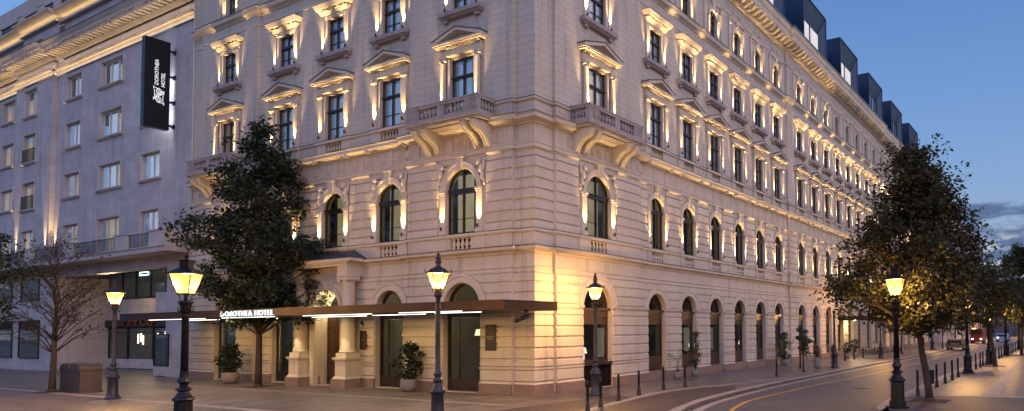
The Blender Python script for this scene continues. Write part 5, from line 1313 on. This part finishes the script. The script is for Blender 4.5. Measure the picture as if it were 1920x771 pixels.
# ================================================================== SKY, LIGHT, CAMERA
wd = bpy.data.worlds.new('World'); scene.world = wd; wd.use_nodes = True
nt = wd.node_tree; L = nt.links.new; bg = nt.nodes['Background']
sky = N(nt, 'ShaderNodeTexSky', sky_type='NISHITA'); sky.sun_disc = False; sky.sun_elevation = radians(1.0); sky.sun_rotation = radians(193)
sky.altitude = 100; sky.air_density = 1.3; sky.dust_density = .6; sky.ozone_density = 3.5
geo = N(nt, 'ShaderNodeTexCoord'); sp = N(nt, 'ShaderNodeSeparateXYZ'); L(geo.outputs['Generated'], sp.inputs[0])
# cloud layer: noise on the direction projected to a flat layer
mz = N(nt, 'ShaderNodeMath', operation='ADD'); mz.inputs[1].default_value = .12; L(sp.outputs[2], mz.inputs[0])
dx = N(nt, 'ShaderNodeMath', operation='DIVIDE'); L(sp.outputs[0], dx.inputs[0]); L(mz.outputs[0], dx.inputs[1])
dy = N(nt, 'ShaderNodeMath', operation='DIVIDE'); L(sp.outputs[1], dy.inputs[0]); L(mz.outputs[0], dy.inputs[1])
cb = N(nt, 'ShaderNodeCombineXYZ'); L(dx.outputs[0], cb.inputs[0]); L(dy.outputs[0], cb.inputs[1]); cb.inputs[2].default_value = CLZ if 'CLZ' in globals() else 3.1
no_ = N(nt, 'ShaderNodeTexNoise', Scale=2.1, Detail=8.0, Roughness=.58, Distortion=.3); L(cb.outputs[0], no_.inputs['Vector'])
el = N(nt, 'ShaderNodeMapRange'); el.inputs['From Min'].default_value = .145; el.inputs['From Max'].default_value = .185; el.inputs['To Min'].default_value = .12; el.inputs['To Max'].default_value = -.20; L(sp.outputs[2], el.inputs['Value'])
sm = N(nt, 'ShaderNodeMath', operation='ADD'); L(no_.outputs[0], sm.inputs[0]); L(el.outputs[0], sm.inputs[1])
cm = N(nt, 'ShaderNodeMapRange', interpolation_type='SMOOTHSTEP'); cm.inputs['From Min'].default_value = .44; cm.inputs['From Max'].default_value = .58; L(sm.outputs[0], cm.inputs['Value'])
cmx = N(nt, 'ShaderNodeMath', operation='MULTIPLY'); cmx.inputs[1].default_value = .85; L(cm.outputs[0], cmx.inputs[0])
# dusk gradient with the afterglow behind the viewer, laid over the physical sky
rp = N(nt, 'ShaderNodeValToRGB'); L(sp.outputs[2], rp.inputs[0]); er = rp.color_ramp
er.elements[0].position = 0; er.elements[0].color = (.40, .47, .62, 1); er.elements[1].position = 1; er.elements[1].color = (.05, .12, .36, 1)
for p_, c_ in ((.10, (.31, .43, .68, 1)), (.25, (.20, .34, .66, 1)), (.42, (.115, .235, .56, 1))): e_ = er.elements.new(p_); e_.color = c_
dt = N(nt, 'ShaderNodeVectorMath', operation='DOT_PRODUCT'); L(geo.outputs['Generated'], dt.inputs[0]); dt.inputs[1].default_value = (-.50, -.78, .30)
gm = N(nt, 'ShaderNodeMapRange', interpolation_type='SMOOTHSTEP'); gm.inputs['From Min'].default_value = -.15; gm.inputs['From Max'].default_value = 1.0; L(dt.outputs['Value'], gm.inputs['Value'])
gl = N(nt, 'ShaderNodeMix', data_type='RGBA', blend_type='ADD'); L(gm.outputs[0], gl.inputs[0]); L(rp.outputs[0], gl.inputs[6]); gl.inputs[7].default_value = (*GLOW, 1)
d2 = N(nt, 'ShaderNodeVectorMath', operation='DOT_PRODUCT'); L(geo.outputs['Generated'], d2.inputs[0]); d2.inputs[1].default_value = (.08, -.98, .18)
g2 = N(nt, 'ShaderNodeMapRange', interpolation_type='SMOOTHSTEP'); g2.inputs['From Min'].default_value = .2; g2.inputs['From Max'].default_value = 1.0; L(d2.outputs['Value'], g2.inputs['Value'])
gw = N(nt, 'ShaderNodeMix', data_type='RGBA', blend_type='ADD'); L(g2.outputs[0], gw.inputs[0]); L(gl.outputs[2], gw.inputs[6]); gw.inputs[7].default_value = (.80, .46, .13, 1)
sk = N(nt, 'ShaderNodeMix', data_type='RGBA', blend_type='ADD'); sk.inputs[0].default_value = .5; L(gw.outputs[2], sk.inputs[6]); L(sky.outputs[0], sk.inputs[7])
cr = N(nt, 'ShaderNodeMix', data_type='RGBA'); L(cmx.outputs[0], cr.inputs[0]); L(sk.outputs[2], cr.inputs[6]); cr.inputs[7].default_value = (*CLOUDC, 1)
n3 = N(nt, 'ShaderNodeTexNoise', Scale=3.6, Detail=6.0, Roughness=.55); L(cb.outputs[0], n3.inputs['Vector'])
h1_ = N(nt, 'ShaderNodeMapRange', interpolation_type='SMOOTHSTEP'); h1_.inputs['From Min'].default_value = .50; h1_.inputs['From Max'].default_value = .60; L(n3.outputs[0], h1_.inputs['Value'])
h2_ = N(nt, 'ShaderNodeMapRange', interpolation_type='SMOOTHSTEP'); h2_.inputs['From Min'].default_value = .150; h2_.inputs['From Max'].default_value = .10; h2_.inputs['To Min'].default_value = 0; h2_.inputs['To Max'].default_value = .9; L(sp.outputs[2], h2_.inputs['Value'])
h3_ = N(nt, 'ShaderNodeMath', operation='MULTIPLY'); L(h1_.outputs[0], h3_.inputs[0]); L(h2_.outputs[0], h3_.inputs[1])
cw_ = N(nt, 'ShaderNodeMix', data_type='RGBA'); L(h3_.outputs[0], cw_.inputs[0]); L(cr.outputs[2], cw_.inputs[6]); cw_.inputs[7].default_value = (.70, .76, .90, 1)
L(cw_.outputs[2], bg.inputs[0]); bg.inputs[1].default_value = SKYS
sun = bpy.data.lights.new('Sun', 'SUN'); sun.energy = .04; sun.angle = radians(15); sun.color = (1, .75, .6)
so = link('Sun', sun); so.rotation_euler = (radians(82), 0, radians(13))
cd = bpy.data.cameras.new('Camera'); co = link('Camera', cd)
Rm = Matrix(((.49092325, -.03223974, -.87060609), (-.87115822, -.02827792, -.49018742), (-.00881541, .99908006, -.0419682)))
co.matrix_world = Matrix.Translation((-20.71320813, -18.06553349, 2.5)) @ Rm.to_4x4()
cd.sensor_width = 36; cd.lens = 1307/1920*36; cd.shift_x = -(1273-960)/1920; cd.shift_y = (562.6-385.5)/1920; cd.clip_end = 2000; cd.clip_start = .1
scene.camera = co
scene.view_settings.view_transform = 'Standard'; scene.view_settings.look = 'None'; scene.view_settings.gamma = 1; scene.view_settings.exposure = EXPO
scene.cycles.use_light_tree = True; scene.cycles.max_bounces = 5; scene.cycles.transparent_max_bounces = 12; scene.cycles.diffuse_bounces = 2; scene.cycles.glossy_bounces = 2
scene.cycles.use_denoising = True; scene.cycles.sample_clamp_indirect = 3; scene.cycles.caustics_reflective = False; scene.cycles.caustics_refractive = False
